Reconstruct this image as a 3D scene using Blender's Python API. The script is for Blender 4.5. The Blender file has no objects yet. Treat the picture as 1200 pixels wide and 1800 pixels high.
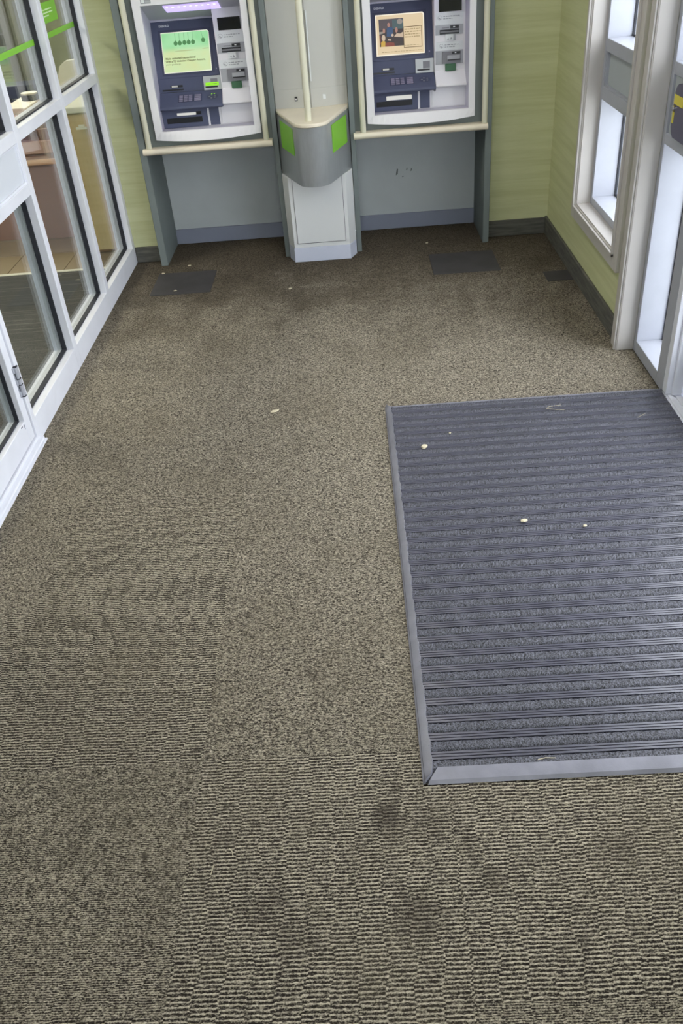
import bpy, bmesh, math, random
import numpy as np
from mathutils import Vector, Matrix

# ------------------------------------------------------------------ camera, sky, exposure
SC = bpy.context.scene
COL = SC.collection
F_PX, TILT, ROLL, YAW, HCAM = 1491.735, 0.621211, -0.0878329, -0.0436532, 1.6
_f = Vector((math.sin(YAW) * math.cos(TILT), math.cos(YAW) * math.cos(TILT), -math.sin(TILT)))
_r0 = Vector((math.cos(YAW), -math.sin(YAW), 0)); _u0 = _r0.cross(_f)
_r = math.cos(ROLL) * _r0 + math.sin(ROLL) * _u0
_u = -math.sin(ROLL) * _r0 + math.cos(ROLL) * _u0
cd = bpy.data.cameras.new('camera'); cam = bpy.data.objects.new('camera', cd); COL.objects.link(cam)
cd.sensor_fit = 'HORIZONTAL'; cd.sensor_width = 36.0; cd.lens = F_PX / 1200 * 36.0
cd.clip_start = 0.02; cd.clip_end = 200
cam.matrix_world = Matrix(((_r.x, _u.x, -_f.x, 0), (_r.y, _u.y, -_f.y, 0), (_r.z, _u.z, -_f.z, HCAM), (0, 0, 0, 1)))
SC.camera = cam

SKY_STRENGTH = 8.5
LAMP_STRENGTH = 11.5
LOBBY_LAMP_STRENGTH = 38.0
w = bpy.data.worlds.new('overcast_sky'); SC.world = w; w.use_nodes = True
w.node_tree.nodes['Background'].inputs[0].default_value = (0.92, 0.955, 1.0, 1)
w.node_tree.nodes['Background'].inputs[1].default_value = SKY_STRENGTH
SC.view_settings.view_transform = 'Standard'; SC.view_settings.look = 'None'
SC.view_settings.gamma = 1.0; SC.view_settings.use_curve_mapping = False
SC.view_settings.exposure = 0.0
try:
    SC.cycles.max_bounces = 8; SC.cycles.diffuse_bounces = 5; SC.cycles.transparent_max_bounces = 24
    SC.cycles.caustics_reflective = False; SC.cycles.caustics_refractive = False
    SC.cycles.sample_clamp_indirect = 6.0
except Exception:
    pass
RND = random.Random(7)

# ------------------------------------------------------------------ materials
def lin(c):
    return tuple((v / 12.92 if v <= 0.04045 else ((v + 0.055) / 1.055) ** 2.4) for v in [x / 255 for x in c])

class NT:
    def __init__(s, name):
        s.m = bpy.data.materials.new(name); s.m.use_nodes = True
        s.t = s.m.node_tree; s.b = s.t.nodes['Principled BSDF']; s.out = s.t.nodes['Material Output']
    def n(s, kind, **kw):
        nd = s.t.nodes.new('ShaderNode' + kind)
        for k, v in kw.items():
            setattr(nd, k, v)
        return nd
    def l(s, a, b):
        s.t.links.new(a, b)
    def setv(s, sock, v):
        if hasattr(v, 'is_output') or isinstance(v, bpy.types.NodeSocket):
            s.l(v, sock)
        else:
            sock.default_value = v
    def math(s, op, a, b=0.0, c=0.0, clamp=False):
        nd = s.n('Math', operation=op); nd.use_clamp = clamp
        s.setv(nd.inputs[0], a); s.setv(nd.inputs[1], b); s.setv(nd.inputs[2], c)
        return nd.outputs[0]
    def mix(s, fac, a, b, blend='MIX'):
        nd = s.n('Mix', data_type='RGBA', blend_type=blend)
        s.setv(nd.inputs[0], fac)
        s.setv(nd.inputs[6], (*a, 1) if isinstance(a, tuple) and len(a) == 3 else a)
        s.setv(nd.inputs[7], (*b, 1) if isinstance(b, tuple) and len(b) == 3 else b)
        return nd.outputs[2]
    def ramp(s, v, lo, hi, a=0.0, b=1.0, smooth=True):
        nd = s.n('MapRange'); nd.interpolation_type = 'SMOOTHSTEP' if smooth else 'LINEAR'
        s.setv(nd.inputs[0], v); nd.inputs[1].default_value = lo; nd.inputs[2].default_value = hi
        nd.inputs[3].default_value = a; nd.inputs[4].default_value = b
        return nd.outputs[0]
    def pos(s, scale=(1, 1, 1)):
        g = s.n('NewGeometry')
        if scale == (1, 1, 1):
            return g.outputs['Position']
        mp = s.n('Mapping'); mp.inputs['Scale'].default_value = scale
        s.l(g.outputs['Position'], mp.inputs['Vector'])
        return mp.outputs[0]
    def noise(s, vec, scale, detail=3.0, rough=0.55):
        nd = s.n('TexNoise'); s.l(vec, nd.inputs['Vector'])
        nd.inputs['Scale'].default_value = scale; nd.inputs['Detail'].default_value = detail
        nd.inputs['Roughness'].default_value = rough
        return nd.outputs['Fac']
    def bump(s, h, strength, dist):
        nd = s.n('Bump'); nd.inputs['Strength'].default_value = strength; nd.inputs['Distance'].default_value = dist
        s.l(h, nd.inputs['Height']); s.l(nd.outputs[0], s.b.inputs['Normal'])

def mat(name, rgb, rough=0.5, metal=0.0, spec=0.5, var=0.0, vscale=6.0, bump=0.0, bscale=300.0, stretch=(1, 1, 1)):
    k = NT(name); c = lin(rgb)
    k.b.inputs['Roughness'].default_value = rough; k.b.inputs['Metallic'].default_value = metal
    k.b.inputs['Specular IOR Level'].default_value = spec
    if var > 0:
        f = k.noise(k.pos(stretch), vscale, 4)
        f = k.ramp(f, 0.3, 0.7)
        k.l(k.mix(f, tuple(v * (1 - var) for v in c), tuple(min(1, v * (1 + var)) for v in c)), k.b.inputs['Base Color'])
    else:
        k.b.inputs['Base Color'].default_value = (*c, 1)
    if bump > 0:
        k.bump(k.noise(k.pos(stretch), bscale, 2), bump, 0.001)
    return k.m

def emis(name, rgb, strength):
    k = NT(name)
    k.b.inputs['Base Color'].default_value = (0.02, 0.02, 0.02, 1)
    k.b.inputs['Roughness'].default_value = 0.25
    k.b.inputs['Emission Color'].default_value = (*lin(rgb), 1)
    k.b.inputs['Emission Strength'].default_value = strength
    return k.m

def glass(name, tint=(0.93, 0.96, 0.95), ior=1.5, gain=1.0):
    k = NT(name); k.t.nodes.remove(k.b)
    fr = k.n('Fresnel'); ge = k.n('NewGeometry')      # both faces of the pane reflect like the air side of glass
    k.l(k.ramp(ge.outputs['Backfacing'], 0, 1, ior, 1 / ior, smooth=False), fr.inputs['IOR'])
    tr = k.n('BsdfTransparent'); tr.inputs[0].default_value = (*tint, 1)
    gl = k.n('BsdfGlossy'); gl.inputs['Roughness'].default_value = 0.0; gl.inputs['Color'].default_value = (1, 1, 1, 1)
    mx = k.n('MixShader')
    k.l(k.math('MULTIPLY', fr.outputs[0], gain, clamp=True), mx.inputs[0])
    k.l(tr.outputs[0], mx.inputs[1]); k.l(gl.outputs[0], mx.inputs[2]); k.l(mx.outputs[0], k.out.inputs[0])
    return k.m

M = {}
M['alu'] = mat('white_lacquered_aluminium', (218, 220, 229), 0.38, 0.0, 0.5, 0.03, 9)
M['alu_in'] = mat('satin_aluminium', (172, 175, 185), 0.42, 0.25, 0.5, 0.03, 9)
M['gasket'] = mat('black_rubber_gasket', (28, 31, 40), 0.6)
M['casing'] = mat('cream_painted_wood', (186, 182, 178), 0.45, 0, 0.5, 0.03, 5)
M['glass'] = glass('clear_glass')
M['glass_day'] = glass('clear_daylight_glass', (0.97, 0.98, 0.99), 1.5, 1.0)
M['infill'] = mat('pale_infill_panel', (205, 209, 218), 0.4)
M['infill_grey'] = mat('grey_infill_panel', (168, 175, 178), 0.45)
M['grey'] = mat('grey_green_laminate', (112, 120, 120), 0.62, 0, 0.3, 0.05, 7)
M['grey_board'] = mat('grey_fascia_board', (104, 112, 110), 0.5, 0, 0.5, 0.05, 7)
M['backpanel'] = mat('pale_grey_laminate', (186, 192, 194), 0.45, 0, 0.5, 0.03, 5)
M['kick'] = mat('blue_grey_kick_laminate', (136, 141, 158), 0.5)
M['beige'] = mat('cream_laminate', (226, 216, 196), 0.35, 0, 0.5, 0.03, 8)
M['pole'] = mat('cream_enamelled_tube', (206, 204, 184), 0.6, 0, .3)
M['pillar_white'] = mat('white_laminate', (214, 216, 217), 0.42)
M['upper'] = mat('light_grey_laminate', (184, 184, 178), 0.45)
M['plinth'] = mat('lavender_white_laminate', (200, 205, 222), 0.45)
M['silver'] = mat('brushed_silver_laminate', (172, 176, 179), 0.30, 0.45, 0.5, 0.04, 3, 0.12, 60, (30, 30, 0.4))
M['lime'] = mat('lime_green_vinyl', (124, 190, 52), 0.4)
M['lime_text'] = mat('white_vinyl_print', (215, 236, 200), 0.5)
M['bezel'] = mat('off_white_moulded_plastic', (226, 225, 229), 0.55, 0, .35)
M['bezel_in'] = mat('lilac_grey_moulded_plastic', (192, 190, 206), 0.45)
M['hood'] = mat('grey_hood_plastic', (186, 186, 194), 0.5)
M['navy'] = mat('slate_blue_plastic', (82, 87, 110), 0.62, 0, 0.3, 0.04, 10)
M['navy_dark'] = mat('dark_slate_plastic', (58, 63, 88), 0.45)
M['black'] = mat('black_plastic', (20, 22, 28), 0.35)
M['black_gloss'] = mat('black_gloss_panel', (14, 16, 22), 0.12)
M['modgrey'] = mat('grey_module_plastic', (120, 120, 126), 0.45)
M['bandgrey'] = mat('mid_grey_plastic', (168, 170, 176), 0.45)
M['label'] = mat('off_white_label', (220, 224, 226), 0.5)
M['ink'] = mat('grey_print', (150, 154, 160), 0.6)
M['key'] = mat('lilac_keycap', (152, 146, 168), 0.4, 0.2)
M['logo'] = mat('silver_print', (206, 208, 216), 0.4)
M['silver_mod'] = mat('silver_reader', (184, 188, 190), 0.35, 0.2)
M['green_tag'] = mat('translucent_green_plastic', (62, 104, 74), 0.3)
M['lamp'] = emis('lilac_lamp_lens', (205, 186, 255), 1.15)
M['led'] = emis('lamp_led', (246, 240, 255), 1.6)
M['glow'] = emis('lime_indicator', (150, 236, 30), 1.0)
M['white_glow'] = emis('white_indicator', (238, 238, 232), 0.75)
M['white_dim'] = mat('white_indicator_off', (205, 204, 196), 0.4)
M['chrome'] = mat('chrome', (205, 205, 208), 0.18, 1.0)
M['rubber'] = mat('grey_rubber', (76, 76, 88), 0.27, 0, 0.8, 0.08, 20, 0.25, 400)
M['rubber_edge'] = mat('worn_grey_rubber_edging', (124, 124, 136), 0.36, 0, 0.5, 0.12, 14, 0.25, 260)
M['patch'] = mat('dark_slate_floor_patch', (62, 60, 61), 0.75, 0, 0.3, 0.1, 9, 0.3, 500)
M['concrete'] = mat('pale_pavement', (190, 190, 186), 0.85, 0, 0.3, 0.06, 3)
M['ceiling'] = mat('white_ceiling_board', (232, 232, 228), 0.8, 0, 0.3)
M['lampface'] = emis('ceiling_lamp_diffuser', (255, 250, 240), LAMP_STRENGTH)
M['lampface2'] = emis('lobby_lamp_diffuser', (255, 246, 230), LOBBY_LAMP_STRENGTH)
M['yellow'] = mat('yellow_marking', (214, 200, 70), 0.5)
M['purple_grey'] = mat('dark_violet_grey_plastic', (86, 82, 104), 0.4)
M['pink'] = mat('rose_brown_laminate', (150, 112, 98), 0.45, 0, 0.5, 0.04, 4)
M['pinklight'] = mat('pale_rose_laminate', (206, 168, 152), 0.45)
M['tan'] = mat('tan_edge_band', (214, 164, 120), 0.45)
M['sage'] = mat('sage_side_panel', (132, 134, 112), 0.5)
M['wood'] = mat('oak_laminate', (194, 162, 118), 0.45, 0, 0.5, 0.06, 4, 0, 1, (12, 12, 0.7))
M['chair'] = mat('white_moulded_chair', (228, 228, 222), 0.4)
M['navy_fabric'] = mat('dark_navy_fabric', (38, 44, 62), 0.8)
M['paper'] = mat('cream_card', (226, 222, 208), 0.6)
M['crumb'] = mat('pale_litter', (196, 186, 160), 0.8)
M['lobbywall'] = mat('grey_green_lobby_paint', (128, 130, 112), 0.7)
M['stainmark'] = mat('scuff_mark', (96, 102, 100), 0.7)

def mat_wallpaper():
    k = NT('lime_grasscloth_wallpaper')
    p = k.pos((0.7, 0.7, 14)); f1 = k.noise(p, 2.2, 5, 0.6)
    p2 = k.pos((6, 6, 120)); f2 = k.noise(p2, 3.0, 2)
    p3 = k.pos((0.4, 0.4, 3.2)); f3 = k.noise(p3, 3.0, 3)
    c = k.mix(k.ramp(f1, 0.3, 0.7), lin((186, 188, 142)), lin((202, 204, 162)))
    c = k.mix(k.math('MULTIPLY', k.ramp(f2, 0.45, 0.75), 0.18), c, lin((172, 177, 132)))
    c = k.mix(k.math('MULTIPLY', k.ramp(f3, 0.4, 0.7), 0.35), c, lin((192, 198, 152)))
    k.l(c, k.b.inputs['Base Color']); k.b.inputs['Roughness'].default_value = 0.6
    h = k.math('ADD', k.math('MULTIPLY', f1, 1.0), k.math('MULTIPLY', f2, 0.4))
    k.bump(h, 0.35, 0.002)
    return k.m
M['paperwall'] = mat_wallpaper()

def mat_basecarpet():
    k = NT('grey_cove_base')
    p = k.pos((3, 3, 30)); f = k.noise(p, 3, 4)
    k.l(k.mix(k.ramp(f, 0.3, 0.7), lin((70, 70, 66)), lin((98, 97, 90))), k.b.inputs['Base Color'])
    k.b.inputs['Roughness'].default_value = 0.7; k.bump(f, 0.3, 0.003)
    return k.m
M['cove'] = mat_basecarpet()

SPOTS = [(-0.002, 1.10, .045, 1.), (0.008, 1.172, .022, .8), (0.042, .883, .06, .7), (0.087, 1.075, .05, .5), (-.254, .903, .06, .5),
         (-.522, 1.034, .011, 1.), (-.502, .994, .010, 1.), (-.481, 1.12, .009, .9), (-.45, 1.215, .011, 1.), (-.606, 1.058, .007, .9),
         (-.669, 1.055, .010, .9), (-.357, 1.142, .010, .9), (-.443, 1.31, .014, .9), (-.163, 1.213, .008, .8), (-.756, 1.202, .016, .7),
         (-.957, 1.649, .010, .9), (-.105, 1.28, .010, .7), (.337, .809, .025, .8), (.154, 1.031, .03, .7), (.2, .946, .03, .6), (-.36, 1.07, .025, .5),
         (-.2, 0.84, .05, .5), (.45, 1.0, .05, .35), (.62, .84, .06, .35)]

def mat_carpet():
    k = NT('brown_beige_loop_carpet')
    P = k.pos()
    at = k.n('Attribute', attribute_name='pile'); pile = at.outputs['Fac']
    y1 = k.noise(k.pos((1, 1.5, 1)), 330, 2)          # single yarn flecks
    y2 = k.noise(k.pos((1, 3.2, 1)), 110, 3)
    big = k.noise(P, 2.3, 4, 0.6)
    mid = k.noise(P, 9.0, 4, 0.6)
    yarn = k.math('ADD', k.math('MULTIPLY', pile, 0.66), k.math('ADD', k.math('MULTIPLY', k.ramp(y1, .34, .66), .42), k.math('MULTIPLY', k.ramp(y2, .3, .7), .36)))
    yarn = k.ramp(yarn, 0.44, 1.22, smooth=False)
    c = k.mix(yarn, lin((39, 34, 30)), lin((190, 180, 161)))
    # wear and soil: large soft patches
    c = k.mix(k.math('MULTIPLY', k.ramp(big, .42, .68), .22), c, lin((92, 84, 68)))
    c = k.mix(k.math('MULTIPLY', k.ramp(mid, .52, .74), .16), c, lin((78, 72, 60)))
    sx = k.n('SeparateXYZ'); k.l(P, sx.inputs[0])
    # trodden-in dirt in front of the machines
    yy = k.math('ADD', sx.outputs[1], k.math('MULTIPLY', k.math('SUBTRACT', mid, .5), 1.1))
    yy = k.math('ADD', yy, k.math('MULTIPLY', k.math('SUBTRACT', big, .5), 1.2))
    c = k.mix(k.math('MULTIPLY', k.ramp(yy, 3.2, 4.75), .74), c, lin((50, 42, 33)))
    # drips
    nv = k.n('TexNoise'); k.l(P, nv.inputs['Vector']); nv.inputs['Scale'].default_value = 26; nv.inputs['Detail'].default_value = 4
    wob = k.n('VectorMath', operation='MULTIPLY_ADD'); k.l(nv.outputs['Color'], wob.inputs[0])
    wob.inputs[1].default_value = (.11, .11, 0); 
    off = k.n('VectorMath', operation='SUBTRACT'); k.l(P, off.inputs[0]); off.inputs[1].default_value = (.055, .055, 0)
    k.l(off.outputs[0], wob.inputs[2])
    wob2 = k.n('VectorMath', operation='MULTIPLY_ADD'); k.l(nv.outputs['Color'], wob2.inputs[0]); wob2.inputs[1].default_value = (.03, .03, 0)
    off2 = k.n('VectorMath', operation='SUBTRACT'); k.l(P, off2.inputs[0]); off2.inputs[1].default_value = (.015, .015, 0); k.l(off2.outputs[0], wob2.inputs[2])
    tot = None
    for (x, y, r, a) in SPOTS:
        d = k.n('VectorMath', operation='DISTANCE'); k.l((wob if r > .02 else wob2).outputs[0], d.inputs[0]); d.inputs[1].default_value = (x, y, 0)
        v = k.ramp(d.outputs['Value'], r * .3, r * 1.25, a, 0.0)
        tot = v if tot is None else k.math('MAXIMUM', tot, v)
    c = k.mix(k.math('MULTIPLY', tot, .62), c, lin((50, 44, 38)))
    k.l(c, k.b.inputs['Base Color'])
    k.b.inputs['Roughness'].default_value = 0.92; k.b.inputs['Specular IOR Level'].default_value = 0.15
    k.bump(k.math('ADD', y1, y2), 0.8, 0.002)
    return k.m
M['carpet'] = mat_carpet()

def mat_matpile():
    k = NT('charcoal_mat_pile')
    f = k.noise(k.pos(), 330, 3); g = k.noise(k.pos(), 1200, 1)
    c = k.mix(k.ramp(f, .38, .62), lin((27, 27, 33)), lin((92, 93, 105)))
    c = k.mix(k.ramp(g, .66, .78), c, lin((140, 142, 154)))
    k.l(c, k.b.inputs['Base Color']); k.b.inputs['Roughness'].default_value = .5
    k.bump(f, .8, .002)
    return k.m
M['matpile'] = mat_matpile()

def mat_lobbycarpet():
    k = NT('charcoal_striped_lobby_carpet')
    f = k.noise(k.pos((0.4, 26, 1)), 2.0, 3); g = k.noise(k.pos(), 120, 2)
    c = k.mix(k.ramp(f, .56, .72), lin((62, 64, 64)), lin((112, 112, 104)))
    c = k.mix(k.math('MULTIPLY', g, .4), c, lin((48, 50, 52)))
    k.l(c, k.b.inputs['Base Color']); k.b.inputs['Roughness'].default_value = .9
    return k.m
M['lobbycarpet'] = mat_lobbycarpet()
M['tile'] = mat('beige_porcelain_tile', (150, 136, 112), 0.35, 0, 0.5, 0.05, 5)
M['grout'] = mat('brown_grout', (92, 84, 70), 0.8)
M['trimwhite'] = mat('pale_metal_strip', (226, 224, 210), 0.35)

def mat_screen_green():
    k = NT('lit_screen_green')
    p = k.pos(); sx = k.n('SeparateXYZ'); k.l(p, sx.inputs[0])
    t = k.ramp(sx.outputs[2], 1.025, 1.062)
    c = k.mix(t, lin((214, 226, 166)), lin((150, 220, 156)))
    n = k.ramp(k.noise(p, 9, 2), .35, .65)
    c = k.mix(k.math('MULTIPLY', n, .35), c, lin((196, 240, 196)))
    k.b.inputs['Base Color'].default_value = (.02, .02, .02, 1); k.b.inputs['Roughness'].default_value = .3
    k.l(c, k.b.inputs['Emission Color']); k.b.inputs['Emission Strength'].default_value = .95
    return k.m
M['screen_green'] = mat_screen_green()
M['screen_edge'] = emis('lit_screen_edge', (240, 244, 222), .95)
M['screen_ball'] = emis('lit_screen_ball', (82, 140, 84), .9)
M['screen_wire'] = emis('lit_screen_wire', (128, 190, 132), .9)
M['screen_shadow'] = emis('lit_screen_shadow', (186, 194, 138), .9)
M['screen_ink'] = emis('lit_screen_ink', (104, 112, 66), .9)
M['screen_tan'] = emis('lit_screen_tan', (226, 204, 166), .95)
M['screen_tanedge'] = emis('lit_screen_tan_edge', (246, 236, 214), .95)
M['screen_brown'] = emis('lit_screen_brown', (112, 90, 60), .9)
M['screen_line'] = emis('lit_screen_text_tan', (172, 150, 110), .9)
for nm, c in dict(ph_dark=(62, 54, 56), ph_mid=(88, 80, 84), ph_blue=(60, 84, 120), ph_skin=(176, 132, 118), ph_pale=(206, 184, 160), ph_red=(130, 66, 56), ph_yellow=(206, 168, 70), ph_teal=(78, 98, 100), ph_grey=(150, 142, 134)).items():
    M[nm] = emis('lit_picture_' + nm[3:], c, .9)

# ------------------------------------------------------------------ mesh helpers
ORG = {}
class B:
    def __init__(s):
        s.bm = bmesh.new(); s.mats = []
    def mi(s, m):
        if m not in s.mats: s.mats.append(m)
        return s.mats.index(m)
    def poly(s, pts, m=None):
        f = s.bm.faces.new([s.bm.verts.new(p) for p in pts])
        if m is not None: f.material_index = s.mi(m)
        return f
    def hexa(s, v, m=None):
        vs = [s.bm.verts.new(p) for p in v]
        idx = ((0, 3, 2, 1), (4, 5, 6, 7), (0, 1, 5, 4), (1, 2, 6, 5), (2, 3, 7, 6), (3, 0, 4, 7))
        for q in idx:
            f = s.bm.faces.new([vs[i] for i in q])
            if m is not None: f.material_index = s.mi(m)
        return s
    def box(s, x0, x1, y0, y1, z0, z1, m=None):
        return s.hexa([(x0, y0, z0), (x1, y0, z0), (x1, y1, z0), (x0, y1, z0), (x0, y0, z1), (x1, y0, z1), (x1, y1, z1), (x0, y1, z1)], m)
    def prism_z(s, pts, z0, z1, m=None, pts_top=None):
        top = pts_top or pts
        a = [s.bm.verts.new((x, y, z0)) for x, y in pts]; b = [s.bm.verts.new((x, y, z1)) for x, y in top]
        n = len(pts)
        fs = [s.bm.faces.new(a[::-1]), s.bm.faces.new(b)]
        for i in range(n):
            fs.append(s.bm.faces.new((a[i], a[(i + 1) % n], b[(i + 1) % n], b[i])))
        if m is not None:
            for f in fs: f.material_index = s.mi(m)
        return s
    def prism_x(s, pts, x0, x1, m=None):       # pts are (y, z)
        a = [s.bm.verts.new((x0, y, z)) for y, z in pts]; b = [s.bm.verts.new((x1, y, z)) for y, z in pts]
        n = len(pts)
        s.bm.faces.new(a); s.bm.faces.new(b[::-1])
        for i in range(n):
            s.bm.faces.new((a[(i + 1) % n], a[i], b[i], b[(i + 1) % n]))
        return s
    def prism_y(s, pts, y0, y1):               # pts are (x, z)
        a = [s.bm.verts.new((x, y0, z)) for x, z in pts]; b = [s.bm.verts.new((x, y1, z)) for x, z in pts]
        n = len(pts)
        s.bm.faces.new(a[::-1]); s.bm.faces.new(b)
        for i in range(n):
            s.bm.faces.new((a[i], a[(i + 1) % n], b[(i + 1) % n], b[i]))
        return s
    def cyl(s, p0, p1, r, n=20, r1=None):
        p0 = Vector(p0); p1 = Vector(p1); d = p1 - p0
        q = d.to_track_quat('Z', 'Y').to_matrix().to_4x4()
        mt = Matrix.Translation((p0 + p1) / 2) @ q
        bmesh.ops.create_cone(s.bm, cap_ends=True, segments=n, radius1=r, radius2=r if r1 is None else r1, depth=d.length, matrix=mt)
        return s
    def build(s, name, m=None, parent=None, bev=0.0, seg=1, smooth=False, thing=None, struct=None, stuff=False):
        if bev > 0:
            bmesh.ops.bevel(s.bm, geom=[e for e in s.bm.edges], offset=bev, segments=seg, affect='EDGES', profile=.6, clamp_overlap=True)
        bmesh.ops.recalc_face_normals(s.bm, faces=s.bm.faces)
        me = bpy.data.meshes.new(name)
        org = ORG.get(parent.name, Vector()) if parent else Vector()
        if parent is None and (thing or struct):
            xs = [v.co for v in s.bm.verts]
            org = Vector((sum(v.x for v in xs) / len(xs), sum(v.y for v in xs) / len(xs), min(v.z for v in xs)))
        bmesh.ops.translate(s.bm, verts=s.bm.verts, vec=-org)
        s.bm.to_mesh(me); s.bm.free()
        if s.mats:
            for q in s.mats: me.materials.append(M[q])
        else:
            me.materials.append(M[m])
        if smooth:
            for f in me.polygons: f.use_smooth = True
            try: me.set_sharp_from_angle(angle=math.radians(35))
            except Exception: pass
        o = bpy.data.objects.new(name, me); COL.objects.link(o)
        if parent: o.parent = parent
        else: o.location = org
        ORG[o.name] = org.copy()
        if thing: tag(o, *thing)
        if struct: tag(o, *struct); o['kind'] = 'structure'
        if stuff: o['kind'] = 'stuff'
        return o

def tag(o, label, cat, group=None):
    o['label'] = label; o['category'] = cat
    if group: o['group'] = group
    return o
def empty(name, loc, label, cat, group=None, struct=False):
    o = bpy.data.objects.new(name, None); COL.objects.link(o); o.location = loc; o.empty_display_size = .1
    tag(o, label, cat, group)
    if struct: o['kind'] = 'structure'
    ORG[o.name] = Vector(loc)
    return o
def bx(name, m, parent, x0, x1, y0, y1, z0, z1, bev=0.0, **kw):
    return B().box(x0, x1, y0, y1, z0, z1).build(name, m, parent, bev=bev, **kw)

# ------------------------------------------------------------------ SETTING: floor with carpet tiles
XL, XR, YB, YF, ZC = -1.255, 1.085, 4.83, -1.10, 2.62
floor = B().box(-1.345, 1.30, YF, 5.13, -.12, -.010).build('floor', 'grout', struct=('brown and beige loop carpet floor laid in square tiles', 'floor'))
TS = .56
XS = [(-1.265, -.99), (-.99, -.43), (-.43, .13), (.13, .69), (.69, 1.128)]
YS = [-1.08, -.968] + [-.408 + TS * i for i in range(10)] + [5.12]
RIB = {(1, .712): 0, (2, .712): 1, (3, .712): 1, (4, .712): 1, (0, .712): 0, (0, 1.272): 1, (1, 1.272): 1, (2, 1.272): 0,
       (1, 1.832): 1, (0, 1.832): 0, (2, 1.832): 0, (0, .152): 1, (1, .152): 1, (2, .152): 1, (3, .152): 0, (4, .152): 0}
TILEMESH = {}
def tile_mesh(w, h, ribbed, fine):
    key = (round(w, 3), round(h, 3), ribbed, fine)
    if key in TILEMESH: return TILEMESH[key]
    dx, dy = (.0020, .0013) if fine else (.006, .0048)
    nx, ny = max(4, int(w / dx)), max(4, int(h / dy))
    rg = np.random.default_rng(11 + ribbed * 5 + int(w * 1000))
    gx = np.linspace(0, w, nx + 1); gy = np.linspace(0, h, ny + 1)
    X, Y = np.meshgrid(gx, gy)
    cw = TS / 11
    col = np.floor(X / cw + .12 * np.sin(Y * 60)).astype(int)
    ncol = int(np.ceil(w / cw)) + 3
    ph = rg.uniform(-.12, .12, ncol + 2)
    # slow wobble of each yarn row
    def smooth(shape, kx, ky):
        a = rg.normal(size=(shape[0] // ky + 3, shape[1] // kx + 3))
        yi = np.arange(shape[0]) / ky; xi = np.arange(shape[1]) / kx
        y0 = yi.astype(int); x0 = xi.astype(int); fy = (yi - y0)[:, None]; fx = (xi - x0)[None, :]
        fy = fy * fy * (3 - 2 * fy); fx = fx * fx * (3 - 2 * fx)
        return (a[y0][:, x0] * (1 - fy) * (1 - fx) + a[y0 + 1][:, x0] * fy * (1 - fx) + a[y0][:, x0 + 1] * (1 - fy) * fx + a[y0 + 1][:, x0 + 1] * fy * fx)
    wob = smooth(X.shape, 7 if fine else 3, 5 if fine else 2)
    fine_n = smooth(X.shape, 2 if fine else 1, 2 if fine else 1)
    if ribbed:
        p = TS / 67; phase = Y / p + .5 * (col % 2) + ph[np.clip(col, 0, ncol)] + wob * .075
        h_ = .5 + .5 * np.cos(2 * np.pi * phase)
        hh = h_ * .0022 + fine_n * .0006 + wob * .0003
        pile = np.clip(h_ ** 2.4 * 1.15 + fine_n * .22, 0, 1)
    else:
        p = TS / 125; phase = Y / p + .5 * (col % 2) + ph[np.clip(col, 0, ncol)] + wob * .10
        h_ = .5 + .5 * np.cos(2 * np.pi * phase)
        hh = h_ * .0018 + fine_n * .0006 + .0010 + wob * .0003
        pile = np.clip(h_ ** 1.6 * .85 + .04 + fine_n * .24, 0, 1)
    e = np.minimum(np.minimum(X, w - X), np.minimum(Y, h - Y))
    hh = hh - .0006 * np.clip(1 - e / .0012, 0, 1)
    Z = hh - .003
    V = np.stack([X, Y, Z], -1).reshape(-1, 3).astype(np.float32)
    i = np.arange((nx + 1) * (ny + 1)).reshape(ny + 1, nx + 1)
    Fq = np.stack([i[:-1, :-1], i[:-1, 1:], i[1:, 1:], i[1:, :-1]], -1).reshape(-1, 4)
    me = bpy.data.meshes.new('carpet_tile')
    me.vertices.add(len(V)); me.vertices.foreach_set('co', V.ravel())
    me.loops.add(Fq.size); me.loops.foreach_set('vertex_index', Fq.ravel().astype(np.int32))
    me.polygons.add(len(Fq)); me.polygons.foreach_set('loop_start', np.arange(0, Fq.size, 4, dtype=np.int32))
    me.polygons.foreach_set('loop_total', np.full(len(Fq), 4, dtype=np.int32))
    me.polygons.foreach_set('use_smooth', np.ones(len(Fq), dtype=bool))
    at = me.attributes.new('pile', 'FLOAT', 'POINT'); at.data.foreach_set('value', pile.ravel().astype(np.float32))
    me.update(); me.validate(); me.materials.append(M['carpet'])
    TILEMESH[key] = me
    return me
for r in range(len(YS) - 1):
    for c, (x0, x1) in enumerate(XS):
        y0, y1 = YS[r], YS[r + 1]
        rib = RIB.get((c, round(y0, 3)), 0)
        fine = y0 > 0.1
        o = bpy.data.objects.new('carpet_tile', tile_mesh(x1 - x0, y1 - y0, rib, fine)); COL.objects.link(o)
        o.parent = floor; o.location = Vector((x0, y0, 0)) - ORG[floor.name]

# dark patches let into the carpet
for (x0, x1, y0, y1, lab) in ((-1.09, -.77, 4.275, 4.60, 'dark grey square floor patch in front of the machine beside the glass partition'),
                              (.398, .745, 4.29, 4.597, 'dark grey square floor patch in front of the machine showing a photograph'),
                              (.945, 1.07, 4.09, 4.22, 'small dark floor patch against the right-hand skirting')):
    b = B(); b.box(x0, x1, y0, y1, -.004, .0028)
    b.build('floor_patch', 'patch', bev=.001, thing=(lab, 'floor patch', 'floor patches'))

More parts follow.
